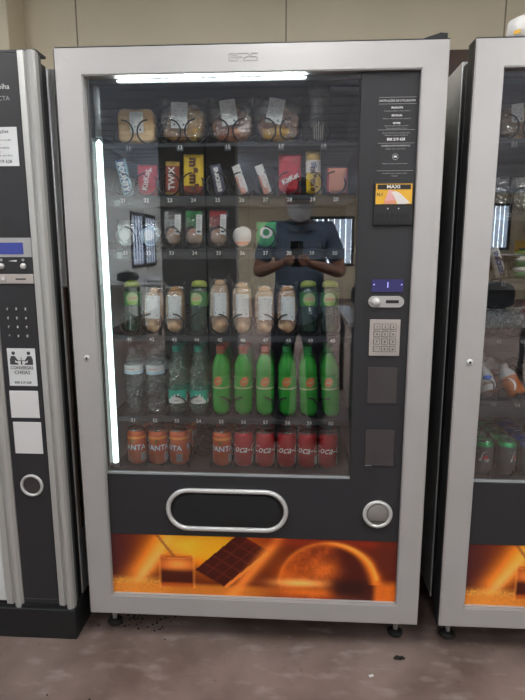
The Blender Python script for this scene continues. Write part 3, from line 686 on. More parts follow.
def label_card(w, h, cx, cz, y, rot=0., curve=0.):
    b = B('offwhite'); c, s = math.cos(rot), math.sin(rot); n = 6; vs = []
    def put(u, v, d=0): return (cx + u * c - v * s, y - d + curve * (u / w * 2) ** 2, cz + u * s + v * c)
    for k in range(n + 1):
        u = -w / 2 + w * k / n; vs += [put(u, -h / 2), put(u, h / 2), put(u, -h / 2, -.0006), put(u, h / 2, -.0006)]
    fs = []
    for k in range(n): a = 4 * k; fs += [(a, a + 4, a + 5, a + 1), (a + 2, a + 3, a + 7, a + 6), (a, a + 2, a + 6, a + 4), (a + 1, a + 5, a + 7, a + 3)]
    b.faces(vs, fs, 'offwhite')
    for i, (v, ww) in enumerate([(.40, .2), (.24, .7), (.16, .6), (.06, .75), (-.02, .5), (-.12, .7), (-.22, .4), (-.36, .65)]):
        hh = .0012 if i < 7 else .003
        b.faces([put(u, vv, .0007) for u, vv in ((-ww * w / 2, v * h - hh), (ww * w / 2, v * h - hh), (ww * w / 2, v * h + hh), (-ww * w / 2, v * h + hh))], [(0, 1, 2, 3)], 'greyprint' if i < 7 else 'darkprint')
    return b
def bag(o, w, d, h, cz, flare=.0, seed=1., amp=.006, name='film_wrapper', m='film'):
    b = B(m)
    def fn(p, v):
        t = (p.z - cz) / h
        if abs(t) > .75: p.y *= .35; p.x *= 1 + flare
        return crumple(amp, 38, seed)(p, v)
    b.ellipsoid((0, 0, cz), (w, d, h), m, 13, fn, 3.5)
    for f in b.bm.faces: f.smooth = False
    # crimped fins at top corners
    for s in (-1, 1):
        b.faces([(s * w * .55, -.002, cz + h * .82), (s * w * 1.06, -.008, cz + h * 1.16), (s * w * .98, .004, cz + h * .8), (s * w * .7, 0, cz + h * 1.02)], [(0, 1, 3), (0, 2, 1)], m)
    b.obj(name, o)
# --- sandwiches
def sandwich(kind, w, h, lab, loc, label):
    b = B({'toast': 'breadL', 'bun': 'bread', 'dark': 'breadD', 'round': 'breadD'}[kind])
    if kind == 'toast':
        for k in range(2): b.ellipsoid((0, -.022 + k * .030, h * .47), (w * .44, .015, h * .45), 'breadL', 14, crumple(.003, 40, k), 6)
        b.ellipsoid((0, -.007, h * .46), (w * .43, .006, h * .44), 'egg', 10, crumple(.003, 50, 5), 6)
    elif kind == 'bun':
        b.ellipsoid((0, .012, h * .47), (w * .44, .022, h * .44), 'bread', 16, crumple(.005, 30, 3), 2.6)
        b.ellipsoid((.022, -.014, h * .45), (w * .27, .016, h * .36), 'egg', 14, crumple(.007, 45, 9), 2.4)
        b.ellipsoid((-.02, -.012, h * .26), (w * .34, .018, h * .2), 'bread', 12, crumple(.005, 45, 2), 2.2)
    else:
        m2 = 'filling' if kind == 'dark' else 'egg'
        b.ellipsoid((-.028, 0, h * .36), (w * .24, .026, h * .34), 'breadD', 14, crumple(.008, 40, 3), 2.2); b.ellipsoid((.030, -.004, h * .38), (w * .24, .026, h * .35), 'breadD', 14, crumple(.008, 40, 8), 2.2)
        b.ellipsoid((0, -.010, h * .22), (w * .40, .024, h * .18), m2, 14, crumple(.009, 55, 4), 2.2); b.ellipsoid((.0, .012, h * .62), (w * .30, .02, h * .22), 'bread', 12, crumple(.006, 40, 6), 2.2)
    o = b.obj('packed_sandwich', loc=loc, label=label, cat='sandwich', group='packed sandwiches on the top tray')
    bag(o, w * .5, .034, h * .5, h * .5, .04 if kind == 'toast' else .10, w * 60, .007 if kind == 'toast' else .011)
    label_card(lab[2], lab[3], lab[0], lab[1], -.0445, lab[4], .004).obj('price_label', o)
    return o
Z1 = 1.598 + .004
yP = FY + .052
sandwich('toast', .126, .110, (.004, .060, .042, .060, 0), (-.356, yP, Z1), 'square toast sandwich in clear film, leftmost on the top tray')
sandwich('bun', .138, .132, (-.010, .078, .050, .074, -.04), (-.210, yP, Z1), 'golden bun with yellow egg filling under a white label, second on the top tray')
sandwich('dark', .130, .130, (-.006, .084, .048, .072, .14), (-.064, yP, Z1), 'dark crusted bread with reddish filling in crinkled film, third on the top tray')
sandwich('round', .136, .132, (-.008, .086, .048, .070, -.20), (.078, yP, Z1), 'brown pastry with tilted white label, fourth on the top tray beside the clear tub')
# clear tub with a dark lid in lane 19
b = B('clearp'); b.lathe([(.022, 0), (.026, .002), (.029, .10), (.031, .145), (.0315, .148)], n=24); 
o = b.obj('plastic_tub', loc=(.200, FY + .045, Z1), label='tall clear plastic tub with a dark lid at the right end of the top tray', cat='tub')
B('plate').lathe([(.0325, .146), (.0325, .160), (.029, .164), (.0001, .165)], n=24).obj('lid', o)
b = B('greyprint'); 
for k in range(5): b.tube([(-.012 + .006 * k, -.004 * (k % 2), .006), (-.014 + .007 * k, 0, .05 + .006 * (k % 3))], .0022, 5, 'white')
b.obj('contents', o)

# --- flat wrapped bars and bags
def pillow(w, h, t, mts, text=None, crimp=.008, name='wrapper', amp=.0015, band=None, seed=0., tcol='white', tsize=.02, trot=PI / 2, n=(12, 22)):
    """returns a B with a wrapped bar standing on z=0, front towards -y; mts(u,v)->material"""
    b = B()
    nx, nz = n
    def yy(u, v):
        e = max(0, 1 - abs(u) ** 3) ** .5 * max(0, 1 - max(0, (abs(v) * h / 2 - (h / 2 - crimp * 3)) / (crimp * 3)) ** 2) ** .5 if abs(v) * h / 2 < h / 2 - crimp * .2 else 0
        return t / 2 * e
    for side in (-1, 1):
        vs = []; ms = []
        for j in range(nz + 1):
            for i in range(nx + 1):
                u, v = -1 + 2 * i / nx, -1 + 2 * j / nz
                y = yy(u, v); nn = noise.noise(Vector((u * 3 + seed, v * 5, side + seed))) * amp * 2 if y > 0 else 0
                zz = .0008 * ((i % 2) * 2 - 1) if j in (0, nz) else 0
                vs.append((u * w / 2, side * (y + nn + .0004), h / 2 + v * h / 2 + zz))
        fs = [(j * (nx + 1) + i, j * (nx + 1) + i + 1, (j + 1) * (nx + 1) + i + 1, (j + 1) * (nx + 1) + i) for j in range(nz) for i in range(nx)]
        V, F = b.faces(vs, fs, mts(0, 0), True)
        k = 0
        for j in range(nz):
            for i in range(nx):
                F[k].material_index = b.mi(mts(-1 + 2 * (i + .5) / nx, -1 + 2 * (j + .5) / nz)); k += 1
    for (s, px, pz, size, m, rot, bold) in (text or []):
        b.text(s, px, pz, size, m=m, fn=lambda x, z: (x, -(yy(max(-1, min(1, x / w * 2)), max(-1, min(1, z / h * 2 - 1))) + .0028), z), rot=rot, bold=bold)
    return b
G2 = 'chocolate bars and sweets on the second tray'
Z2 = 1.444 + .005; y2 = FY + .036
def place(b, name, loc, ry, label, cat, group, rx=0.):
    return b.obj(name, loc=loc, rot=(rx, ry, 0), label=label, cat=cat, group=group)
q = PI / 2
b = pillow(.034, .112, .020, lambda u, v: 'navy' if (v > -.9 and abs(u) < .62 and int((v + 1) * 11) % 3 != 1) else 'bounty', [('BOUNTY', 0, .058, .0225, 'white', q + PI, .0010)], seed=1)
place(b, 'chocolate_bar', (LANES[0] + .012, y2, Z2), -.22, 'pale blue chocolate bar with dark letters at the left end of the second tray', 'chocolate bar', G2)
b = pillow(.062, .092, .020, lambda u, v: 'redw', [('KitKat', -.002, .046, .024, 'white', q - .2, .0006), ('4', .012, .075, .02, 'white', 0, .0005)], seed=2)
place(b, 'chocolate_bar', (LANES[1], y2, Z2), 0, 'plain red chocolate bar wrapper, second from the left on the second tray', 'chocolate bar', G2)
b = pillow(.044, .102, .018, lambda u, v: 'gold' if v > .7 or v < -.8 else 'brownw', [('TWIX', .0, .05, .026, 'white', q, .0008)], seed=3)
place(b, 'chocolate_bar', (LANES[2] + .004, y2, Z2), .03, 'gold and brown red wrapper with white letters, left of the bright yellow bag', 'chocolate bar', G2)
b = pillow(.062, .122, .026, lambda u, v: 'yelw' if v > -.55 else 'brownw', [("m&m's", 0.002, .062, .036, 'brown', q + PI, .0022)], seed=4)
place(b, 'sweets_bag', (LANES[3] - .002, y2, Z2), .02, 'bright yellow bag of sweets with brown letters on the second tray', 'sweets bag', G2)
b = pillow(.034, .094, .020, lambda u, v: 'snick', [('SNICKERS', 0, .047, .0165, 'white', q + PI, .0010)], seed=5)
place(b, 'chocolate_bar', (LANES[4] + .010, y2, Z2), -.20, 'dark chocolate bar with white and blue letters, right of the bright yellow bag', 'chocolate bar', G2)
for i, lb in ((5, 'left one of two slim white and salmon bars leaning on the second tray'), (6, 'right one of two slim white and salmon bars leaning on the second tray')):
    b = pillow(.026, .094, .016, lambda u, v: 'whitew' if v > .3 or u > .3 else 'salmon', [('Kinder', 0, .045, .017, 'white', q + PI, .0006)], seed=i)
    place(b, 'chocolate_bar', (LANES[i] + .012, y2, Z2), -.34, lb, 'chocolate bar', G2)
b = pillow(.068, .118, .026, lambda u, v: 'redw', [('KitKat', .002, .046, .021, 'white', .45, .0008)], seed=8)
place(b, 'sweets_bag', (LANES[7] + .004, y2, Z2), 0, 'large red bag with white letters between the slim bars and the gold topped bag', 'sweets bag', G2)
b = pillow(.046, .130, .024, lambda u, v: 'gold' if v > .55 else ('whitew' if v > .0 else 'yelw'), [("m&m's", .0, .045, .026, 'brown', q + PI, .0016), ('III', .002, .085, .022, 'navy', .15, .0008)], seed=9)
place(b, 'sweets_bag', (LANES[8] + .008, y2, Z2), -.03, 'tall sweets bag with a gold top and white and yellow stripes', 'sweets bag', G2)
b = pillow(.062, .078, .026, lambda u, v: 'salmon' if abs(u) < .8 else 'redw', None, seed=10)
place(b, 'sweets_bag', (LANES[9] + .010, y2, Z2), 0, 'pale red packet at the right end of the second tray', 'sweets bag', G2)

# --- third tray
Z3 = 1.284 + .005; G3 = 'packed snacks on the third tray'
def disc_pack(i, m, label, x=0):
    b = B(m)
    for k in range(5): b.lathe([(.0001, -.003), (.030, -.003), (.032, 0), (.030, .0035), (.0001, .0035)], n=22, m=m, mtx=Matrix.Translation((0, -.016 + .0085 * k, .036)) @ Matrix.Rotation(PI / 2, 4, 'X'), fn=lambda r, a, z: r * (1 + .04 * math.sin(9 * a + k)))
    o = b.obj('cracker_pack', loc=(LANES[i] + x, FY + .036, Z3), label=label, cat='snack', group=G3)
    bag(o, .034, .026, .042, .043, .03, i + 3, .003); 
    B('offwhite').prism(circ(0, .038, .016, 18), -.0295, -.0285).obj('price_label', o)
disc_pack(0, 'paleg', 'round pale green crackers in clear film at the left end of the third tray', .0)
disc_pack(1, 'lblue', 'round crackers in blue and clear film, second on the third tray', .004)
def hang_bag(i, topm, label, side=1, x=0):
    b = B('ham'); b.ellipsoid((-.002, 0, .034), (.024, .018, .026), 'ham', 12, crumple(.005, 60, i), 2.1); b.ellipsoid((.010, -.006, .030), (.014, .014, .020), 'baguette', 10, crumple(.004, 60, i + 5), 2.1)
    o = b.obj('snack_bag', loc=(LANES[i] + x, FY + .034, Z3), label=label, cat='snack', group=G3)
    bag(o, .030, .024, .052, .053, .02, i * 2, .004)
    t = pillow(.052, .050, .006, lambda u, v: topm, n=(6, 8), amp=.002, seed=i); t2 = t.obj('header_card', o, loc=(-.003, -.006, .062), rot=(0, .05, 0))
    label_card(.018, .060, .018 * side, .070, -.030, -.05, .001).obj('price_label', o)
hang_bag(2, 'film', 'small clear bag with pink filling left of the green topped bag, third tray', 1, .006)
hang_bag(3, 'greenw', 'small bag with a green top and pink filling on the third tray', 1, .0)
hang_bag(4, 'redw', 'small bag with a red top and pink filling on the third tray', 1, .0)
b = B('whitew'); b.lathe([(.0001, -.018), (.028, -.018), (.031, -.012), (.031, .010), (.026, .017), (.0001, .019)], n=26, mtx=Matrix.Translation((0, 0, .034)) @ Matrix.Rotation(PI / 2, 4, 'X'))
o = b.obj('round_snack_pot', loc=(LANES[5] + .002, FY + .034, Z3), label='round white pot with a red stripe right of the red topped bag', cat='snack', group=G3)
B('salmon').prism([(-.024, .018), (.024, .018), (.020, .012), (.010, .006), (-.010, .006), (-.020, .012)], -.0200, -.0175).obj('stripe', o)
b = pillow(.062, .078, .030, lambda u, v: 'greenw', [('O', .002, .044, .05, 'white', .3, .002)], seed=12)
place(b, 'snack_bag', (LANES[6] + .002, FY + .036, Z3), .04, 'bright green glossy bag at the right end of the third tray', 'snack', G3)

# --- fourth tray: baguettes and dark bottles
Z4 = 1.010 + .005; G4 = 'film wrapped baguettes on the fourth tray'
def baguette(i, h, lean, lz, m, label, y=0, dx=0):
    b = B(m)
    b.ellipsoid((0, 0, h * .5), (.0305, .026, h * .5), m, 16, crumple(.004, 35, i * 3.), 2.6)
    b.ellipsoid((0, -.010, .026), (.0265, .021, .026), 'crumb', 12, crumple(.005, 60, i), 2.1)
    o = b.obj('baguette_sandwich', loc=(LANES[i] + dx, yP - .012 + y, Z4), rot=(-.10, lean, 0), label=label, cat='sandwich', group=G4)
    bag(o, .034, .030, h * .52, h * .51, .02, i * 1.7, .003)
    label_card(.044, .074, .003, lz, -.0345, lean * .3, .008).obj('price_label', o)
baguette(1, .146, .03, .082, 'baguette', 'baguette in film, leftmost of those on the fourth tray, right of a dark bottle')
baguette(2, .150, .0, .082, 'bread', 'browner baguette in film, second of those on the fourth tray')
baguette(4, .172, -.02, .092, 'baguette', 'tallest baguette in film, standing right of the single dark bottle in mid tray')
baguette(5, .162, -.03, .088, 'baguette', 'baguette with a low white label, third from the right on the fourth tray')
baguette(6, .150, -.02, .080, 'crumb', 'pale baguette with a shiny white label, second from the right on the fourth tray')
baguette(7, .152, -.02, .080, 'bread', 'baguette in film standing left of the pair of dark green bottles, fourth tray')
J = juice(); J['label'] = 'dark green bottle with yellow cap at the left end of the fourth tray'; J['category'] = 'bottle'; J['group'] = 'dark bottles on the fourth tray'
J.location = (LANES[0] + .006, yP - .012, Z4); J.rotation_euler = (-.12, 0, .2)
bpy.context.view_layer.update()
dup(J, (LANES[3] + .002, yP - .012, Z4), 'dark green bottle with yellow cap alone between two baguettes in mid tray', -.2)
dup(J, (LANES[8] - .002, yP - .012, Z4), 'dark green bottle with yellow cap, left one of the pair at the right end', .1)
dup(J, (LANES[9] - .006, yP - .012, Z4), 'dark green bottle with yellow cap, right one of the pair at the right end', -.1)

# --- fifth tray: bottles
Z5 = .737 + .005; G5 = 'drink bottles standing on the fifth tray'
PITCH = .07
def rows(proto, i, z, n, names, y0=FY + .039, jit=.5, cat='bottle', group=G5, first=None, dy=PITCH, lean=0., dx=0.):
    for k in range(n):
        loc = (LANES[i] + dx, y0 + dy * k, z); rz = random.uniform(-jit, jit); lab = names + [', front', ', second row', ', third row'][k]
        if k == 0 and first: proto.location = loc; proto.rotation_euler.z = rz; tag(proto, lab, cat, group); o = proto
        else: o = dup(proto, loc, lab, rz, group); o['category'] = cat
        o.rotation_mode = 'ZYX' if 0 else 'XYZ'; o.rotation_euler = (0, lean, rz)
Wt = slim(bottle_water('clear')); Te = slim(bottle_water('teal')); Go = slim(bottle_green('cap_or')); Gg = slim(bottle_green('cap_gr'))
rows(Wt, 0, Z5, 2, 'ridged clear water bottle, leftmost on the bottle tray', first=True, jit=.1)
rows(Wt, 1, Z5, 2, 'ridged clear water bottle, second from the left on the bottle tray', jit=.1)
rows(Te, 2, Z5, 3, 'clear bottle with teal label and cap, left of the two teal ones', first=True, jit=.2)
rows(Te, 3, Z5, 3, 'clear bottle with teal label and cap, right of the two teal ones', jit=.2)
rows(Go, 4, Z5, 3, 'green soda bottle with orange cap beside the teal labelled ones', first=True, jit=.3)
rows(Go, 5, Z5, 3, 'green soda bottle with orange cap, middle of three', jit=.3)
rows(Go, 6, Z5, 3, 'green soda bottle with orange cap, right of three', jit=.3)
rows(Gg, 7, Z5, 3, 'green soda bottle with green cap, left of three', first=True, jit=.3, lean=-.03, dx=.004)
rows(Gg, 8, Z5, 3, 'green soda bottle with green cap, middle of three', jit=.3, lean=-.045, dx=.005)
rows(Gg, 9, Z5, 3, 'green soda bottle with green cap at the right end', jit=.3, lean=-.075, dx=.010)
# --- bottom tray: cans
Z6 = .556 + .005; G6 = 'drink cans on the bottom tray'
Cc = can('cola'); Co = can('orange')
rows(Co, 0, Z6, 3, 'orange soda can, leftmost on the bottom tray', cat='drink can', group=G6, first=True)
rows(Co, 1, Z6, 3, 'orange soda can, second from the left on the bottom tray', cat='drink can', group=G6, jit=.15)
rows(Co, 2, Z6, 3, 'orange soda can, left of the empty lane', cat='drink can', group=G6, jit=1.2)
rows(Co, 4, Z6, 3, 'orange soda can, right of the empty lane', cat='drink can', group=G6, jit=.8)
for i, w in ((5, 'first red cola can from the left'), (6, 'second red cola can from the left'), (7, 'third red cola can from the left'), (8, 'second red cola can from the right'), (9, 'rightmost red cola can')):
    rows(Cc, i, Z6, 3, w + ' on the bottom tray', cat='drink can', group=G6, first=(i == 5), jit=.5)

# ------------------------------------------------------------------ right machine stock
R = lambda i: RX + LANES[i]
b = B('breadL'); b.ellipsoid((0, 0, .05), (.05, .022, .045), 'breadL', 12, crumple(.008, 40, 2), 2.4)
o = b.obj('packed_sandwich', loc=(RX - .356, yP, 1.602), label='pale filled roll in crinkled film, leftmost top item in the right hand machine', cat='sandwich')
bag(o, .058, .034, .058, .058, .1, 4., .010); label_card(.034, .05, -.012, .07, -.046, .1, .003).obj('price_label', o)
for i, (x, lb) in enumerate(((R(0) + .004, 'crumpled silvery snack bag, leftmost on the second tray of the right hand machine'), (R(1) + .004, 'crumpled silvery snack bag, second on the second tray of the right hand machine'))):
    pillow(.066, .10, .034, lambda u, v: 'film', amp=.006, seed=20 + i).obj('snack_bag', loc=(x, FY + .04, 1.40), label=lb, cat='snack', group='silvery snack bags in the right hand machine')
b = pillow(.034, .098, .020, lambda u, v: 'whitew', [('SNICKERS', 0, .047, .0180, 'navy', q + PI, .0012)], seed=31)
place(b, 'chocolate_bar', (R(0) + .036, FY + .036, 1.195), -.36, 'white edged chocolate bar with blue letters leaning in the right hand machine', 'chocolate bar', 'bars in the right hand machine')
b = B('whitew', 'paleg'); 
for k in range(5): b.ellipsoid((0, 0, .010 + .016 * k), (.030, .022, .011), 'whitew' if k % 2 else 'dgreen', 12, None, 2.4)
b.obj('wrapped_cake', loc=(R(1) + .026, FY + .036, 1.195), label='green and white striped round cake at the right photo edge', cat='snack')
# tilted bottles on the fifth tray
def dairy(kind):
    P = [(.024, 0), (.030, .003), (.031, .012), (.031, .085), (.028, .105), (.0185, .125), (.0165, .135)]
    b = B('milk' if kind == 'm' else 'milk'); ms = (['choco', 'choco', 'milk', 'milk', 'milk', 'milk'] if kind == 'm' else ['orangejuice'] * 3 + ['milk'] * 3)
    b.lathe(P, n=26, ms=ms); o = b.obj('milk_bottle' if kind == 'm' else 'juice_bottle')
    c = B('milk'); c.lathe([(.0185, .133), (.0190, .134), (.0190, .152), (.0001, .153)], n=20); c.obj('cap', o)
    l = B('navy')
    if kind == 'm':
        patch(l, .031, [(.020 * math.cos(t), .070 + .010 * math.sin(t)) for t in [2 * PI * k / 18 for k in range(18)]], 'bluecan', .0006)
        l.text('choco', 0, .045, .020, m='choco', fn=cyl_fn(.031, 0, 0, .0008), bold=.0012); pass
    else:
        l.text(')', 0, .05, .06, m='white', fn=cyl_fn(.031, 0, 0, .0007), bold=.001)
    l.obj('label_print', o); return o
Dm = dairy('m'); Dj = dairy('j'); Dm.scale = (.82, .82, .74); Dj.scale = (.88, .88, .74)
G7 = 'reclining bottles in the right hand machine'
tag(Dm, 'white milk drink bottle with blue oval and brown base, reclining in right hand machine', 'bottle', G7); Dm.location = (R(0) + .030, FY + .036, .818); Dm.rotation_euler = (-.62, -.20, 0)
tag(Dj, 'orange bottle with white top, reclining beside the milk drink in the right hand machine', 'bottle', G7); Dj.location = (R(1) + .042, FY + .036, .818); Dj.rotation_euler = (-.62, -.38, 0)
bpy.context.view_layer.update()
for i in range(2):
    for k in (1, 2):
        dup(Dm if i == 0 else Dj, (R(i) + .02 + .01 * i, FY + .036 + .095 * k, .818), ('white milk drink bottle' if i == 0 else 'orange bottle') + (' reclining in the second row, right hand machine' if k == 1 else ' reclining in the third row, right hand machine'), 0)
Dx = dup(Dm, (R(2) + .034, FY + .036, .818), 'white bottle reclining at the right photo edge', 0)
G8 = 'cans in the right hand machine'
Cl = can('lime'); Cb = can('blue'); Cl.scale = Cb.scale = (.93, .93, .94)
for i, (P_, nm) in enumerate(((Cl, 'green topped lemon soda can, leftmost lane of the right hand machine'), (Cl, 'green topped lemon soda can, second lane of the right hand machine'), (Cb, 'blue topped can, third lane of the right hand machine'))):
    for k in range(4):
        loc = (R(i) + .022, FY + .039 + .07 * k, .553); lab = nm + [', front', ', second row', ', third row', ', fourth row'][k]
        if k == 0 and i != 1: P_.location = loc; tag(P_, lab, 'drink can', G8); P_.rotation_euler.z = -.35
        else: dup(P_, loc, lab, -.35 + .9 * i + k, G8)['category'] = 'drink can'

# ------------------------------------------------------------------ left machine (hot drinks)
LM = empty('hot_drinks_machine', (-.93, 0, 0), 'dark panelled hot drinks machine with aluminium columns at the left photo edge', 'vending machine')
def L(x): return x + .93
b = B('steel', 'black'); b.box(L(-1.27), L(-.590), .072, .80, .11, 1.80, 'steel', .002); b.obj('cabinet', LM)
b = B('black'); b.box(L(-1.27), L(-.594), .036, .072, .112, 1.805, 'black', .002); b.obj('gasket', LM)
b = B('sidegrey'); b.box(L(-1.28), L(-.590), .012, .036, .112, 1.822, 'sidegrey', .003); b.box(L(-1.28), L(-.588), .002, .066, 1.822, 1.830, 'black', .002); b.obj('door', LM)
b = B('plinth'); b.box(L(-1.27), L(-.583), -.018, .78, 0, .1085, 'plinth', .003); b.box(L(-1.26), L(-.60), -.010, .1, .1085, .118, 'black'); b.obj('plinth', LM)
def column(x0, x1, z0, z1):
    w = x1 - x0; pr = [(0, .012), (0, -.002), (.06, -.007), (.38, -.009), (.44, -.004), (.50, -.003), (.56, -.010), (.70, -.014), (.86, -.012), (.97, -.004), (1, .012)]
    b = B('alu'); n = len(pr); vs = [(L(x0 + u * w), y, z) for z in (z0, z1) for u, y in pr]
    b.faces(vs, [tuple(range(n))[::-1], tuple(range(n, 2 * n))] + [(k, (k + 1) % n, n + (k + 1) % n, n + k) for k in range(n)], 'alu'); b.obj('column', LM)
column(-.6415, -.588, .108, 1.824); column(-.822, -.762, .108, 1.824)
b = B('panel'); b.box(L(-.762), L(-.6415), -.001, .012, .118, 1.821, 'panel', .001); b.box(L(-.7615), L(-.6415), -.0018, 0, .1345, .1360, 'lip'); b.obj('control_panel', LM)
b = B('offwhite'); b.box(L(-1.27), L(-.822), -.002, .012, .125, 1.82, 'offwhite', .002); b.obj('door_panel', LM)
b = B('plate', 'bluescr'); b.box(L(-.7615), L(-.642), -.0035, 0, 1.262, 1.318, 'greyprint'); b.box(L(-.7615), L(-.667), -.0042, -.003, 1.270, 1.304, 'bluescr'); b.obj('display', LM, label='blue lit screen')
b = B('white', 'chrome'); b.box(L(-.7615), L(-.643), -.003, 0, 1.216, 1.258, 'panel'); b.prism([(L(-.716), 1.2505), (L(-.690), 1.2535), (L(-.690), 1.2485)], -.0038, -.002, 'white')
for x in (-.737, -.6705): b.prism(circ(L(x), 1.2535, .004, 12), -.0036, -.002, 'greyprint')
b.obj('selector_strip', LM)
for x in (-.7375, -.6705):
    s = B('chrome'); s.lathe([(.0001, .008), (.007, .007), (.0088, .003), (.0088, 0)], n=18, mtx=Matrix.Translation((L(x), -.003, 1.2355)) @ Matrix.Rotation(PI / 2, 4, 'X')); s.obj('knob', LM)
b = B('keybase'); b.box(L(-.7615), L(-.6425), -.006, 0, 1.184, 1.212, 'keybase', .001); b.box(L(-.696), L(-.665), -.0068, -.005, 1.1955, 1.1995, 'black'); b.box(L(-.740), L(-.726), -.010, -.005, 1.192, 1.205, 'chrome', .002); b.obj('coin_slot', LM)
for r_ in range(4):
    for c_ in range(3):
        s = B('greyprint', 'panel'); x, z = L(-.731 + .028 * c_), 1.107 - .0275 * r_
        s.lathe([(.0001, .003), (.0045, .0025), (.006, 0)], n=14, m='plate', mtx=Matrix.Translation((x, -.001, z)) @ Matrix.Rotation(PI / 2, 4, 'X'))
        s.text([['1', '2', '3'], ['4', '5', '6'], ['7', '8', '9'], ['*', '0', 'C']][r_][c_], x, z + .001, .009, -.0048, 'white', bold=.0003); s.obj('key', LM)
b = B('offwhite', 'darkprint'); z0, z1 = .869, .987; xc = L(-.7015); b.box(L(-.745), L(-.657), -.0022, 0, z0, z1, 'offwhite'); yy = -.0030
for sgn in (-1, 1):
    P = lambda l: [(xc + sgn * a, c) for a, c in l]
    b.prism(circ(xc + sgn * .024, .972, .0055, 14), yy, -.002, 'darkprint')
    b.prism(P([(.032, .963), (.020, .963), (.010, .948), (.012, .945), (.020, .951), (.020, .943), (.010, .940), (.010, .936), (.036, .936), (.036, .952)]), yy, -.002, 'darkprint')
b.box(xc - .009, xc + .009, yy, -.002, .948, .950, 'darkprint'); b.prism([(xc - .002, .948), (xc + .002, .948), (xc + .002, .936), (xc - .002, .936)], yy, -.002, 'darkprint')
b.prism([(xc - .003, .952), (xc + .003, .952), (xc + .001, .959), (xc - .001, .959)], yy, -.002, 'greyprint')
b.text('CONVERSAS', xc, .926, .0140, yy, 'darkprint', bold=.0002, sx=.92); b.text('CHEIAS', xc, .911, .0150, yy, 'darkprint', bold=.0002); b.text('808 219 628', xc, .8795, .0105, yy, 'darkprint', bold=.0002); b.obj('sticker', LM, label='white sticker with two seated figures')
for x0, x1, a, c in ((-.749, -.658, .766, .853), (-.746, -.656, .648, .752)):
    B('lamph').box(L(x0), L(x1), -.003, 0, a, c, bev=.001).obj('blank_plate', LM)
s = B('plate'); s.prism(circ(L(-.701), .541, .030, 28), -.002, .004, 'plate'); cr = s.obj('coin_return', LM)
B('chrome').tube([(x, -.004, z) for x, z in circ(L(-.701), .541, .033, 32)], .0048, 10, closed=True).obj('return_rim', cr)
b = B('offwhite', 'darkprint'); b.box(L(-.7612), L(-.659), -.0022, 0, 1.520, 1.626, 'offwhite'); xc = L(-.712)
for t, z, s_ in (('Instruções', 1.614, .014), ('1º', 1.599, .008), ('Introduza as moedas', 1.591, .0085), ('2º', 1.578, .008), ('Escolha a bebida', 1.570, .0085), ('3º', 1.557, .008), ('Retire o seu produto', 1.549, .0085), ('808 219 628', 1.532, .013)):
    b.text(t, xc, z, s_, -.003, 'darkprint', bold=.0002 if s_ > .01 else 0)
b.obj('instruction_sticker', LM)
b = B('white'); b.text('escolha', L(-.670), 1.733, .020, -.0016, 'white', 'RIGHT'); b.text('DIRECTA', L(-.672), 1.702, .017, -.0016, 'greyprint', 'RIGHT'); b.obj('lettering', LM)
b = B('rubber'); b.box(.01, .012, 0, 0, 0, 0) if False else None
B('alu').box(L(-.594), L(-.574), .074, .10, 1.17, 1.80, bev=.002).obj('hinge_rail', LM)
B('cardboard').box(L(-.592), L(-.583), .08, .10, .35, 1.165, bev=.001).obj('edge_strip', LM)
# hinge bracket
b = B('steel'); b.box(L(-.5915), L(-.580), .135, .165, 1.10, 1.20, 'steel', .002)
b.lathe([(.006, 1.06), (.006, 1.22)], (L(-.584), .150, 0), 10, 'steel'); b.obj('hinge', LM)

# ------------------------------------------------------------------ odds and ends around the machines
b = B('cardboard'); b.box(.575, 1.2, .86, YW - .001, 1.93, 2.075, bev=.002); b.obj('cable_box', label='brown box fixed on the wall, seen between the two glass fronted machines', cat='box')
b = B('black'); b.prism([(-.055, 0), (.022, 0), (.022, .016), (.004, .0175), (-.015, .012)], -.02, .04, 'black'); b.obj('black_bracket', loc=(.512, .036, 1.8338), label='small black bracket on top of the middle machine at its right corner', cat='bracket')
b = B('whitew'); b.lathe([(.040, 0), (.046, .002), (.047, .03), (.044, .05), (.028, .058), (.0001, .060)], n=28)
o = b.obj('plastic_tub', loc=(.745, .045, 1.8338), label='white rounded tub with a yellow mark on top of the right hand machine', cat='tub')
b = B('yellow'); strip(b, .047, -.046, -.028, .008, .018, 'yellow', 6, .0006); b.obj('yellow_mark', o)
def debris(loc, s, seed, label, name='debris_scrap'):
    b = B('blanket'); b.ellipsoid((0, 0, s[2]), s, 'blanket', 8, crumple(s[0] * .35, 60, seed), 2.); b.obj(name, loc=loc, label=label, cat='debris', group='dirt on the floor')
debris((.478, -.045, .0), (.020, .008, .006), 3., 'black scrap on the floor below the right foot of the middle machine')
b = B('blanket')
for k in range(70):
    x = random.gauss(-.40, .06); y = random.gauss(.09, .035); r_ = random.uniform(.001, .005); b.ellipsoid((x, y, r_ * .4), (r_, r_ * .8, r_ * .5), 'blanket', 4)
b.obj('floor_grit', label='dark grit gathered under the left foot of the middle machine', cat='grit', kind='stuff')
for i, (x, y, s, l) in enumerate(((-.62, -.33, .006, 'tiny dark crumb at the bottom left of the floor'), (-.58, -.25, .003, 'smallest dark speck at the lower left of the floor'), (-.45, -.26, .004, 'dark speck on the floor under the left machine gap'))):
    debris((x, y, 0), (s, s, s * .4), 10. + i, l)
B('offwhite').box(-.007, .007, -.004, .004, 0, .0015).obj('paper_scrap', loc=(.378, -.12, 0), rot=(0, 0, .4), label='tiny white paper scrap on the floor in front of the middle machine', cat='debris')

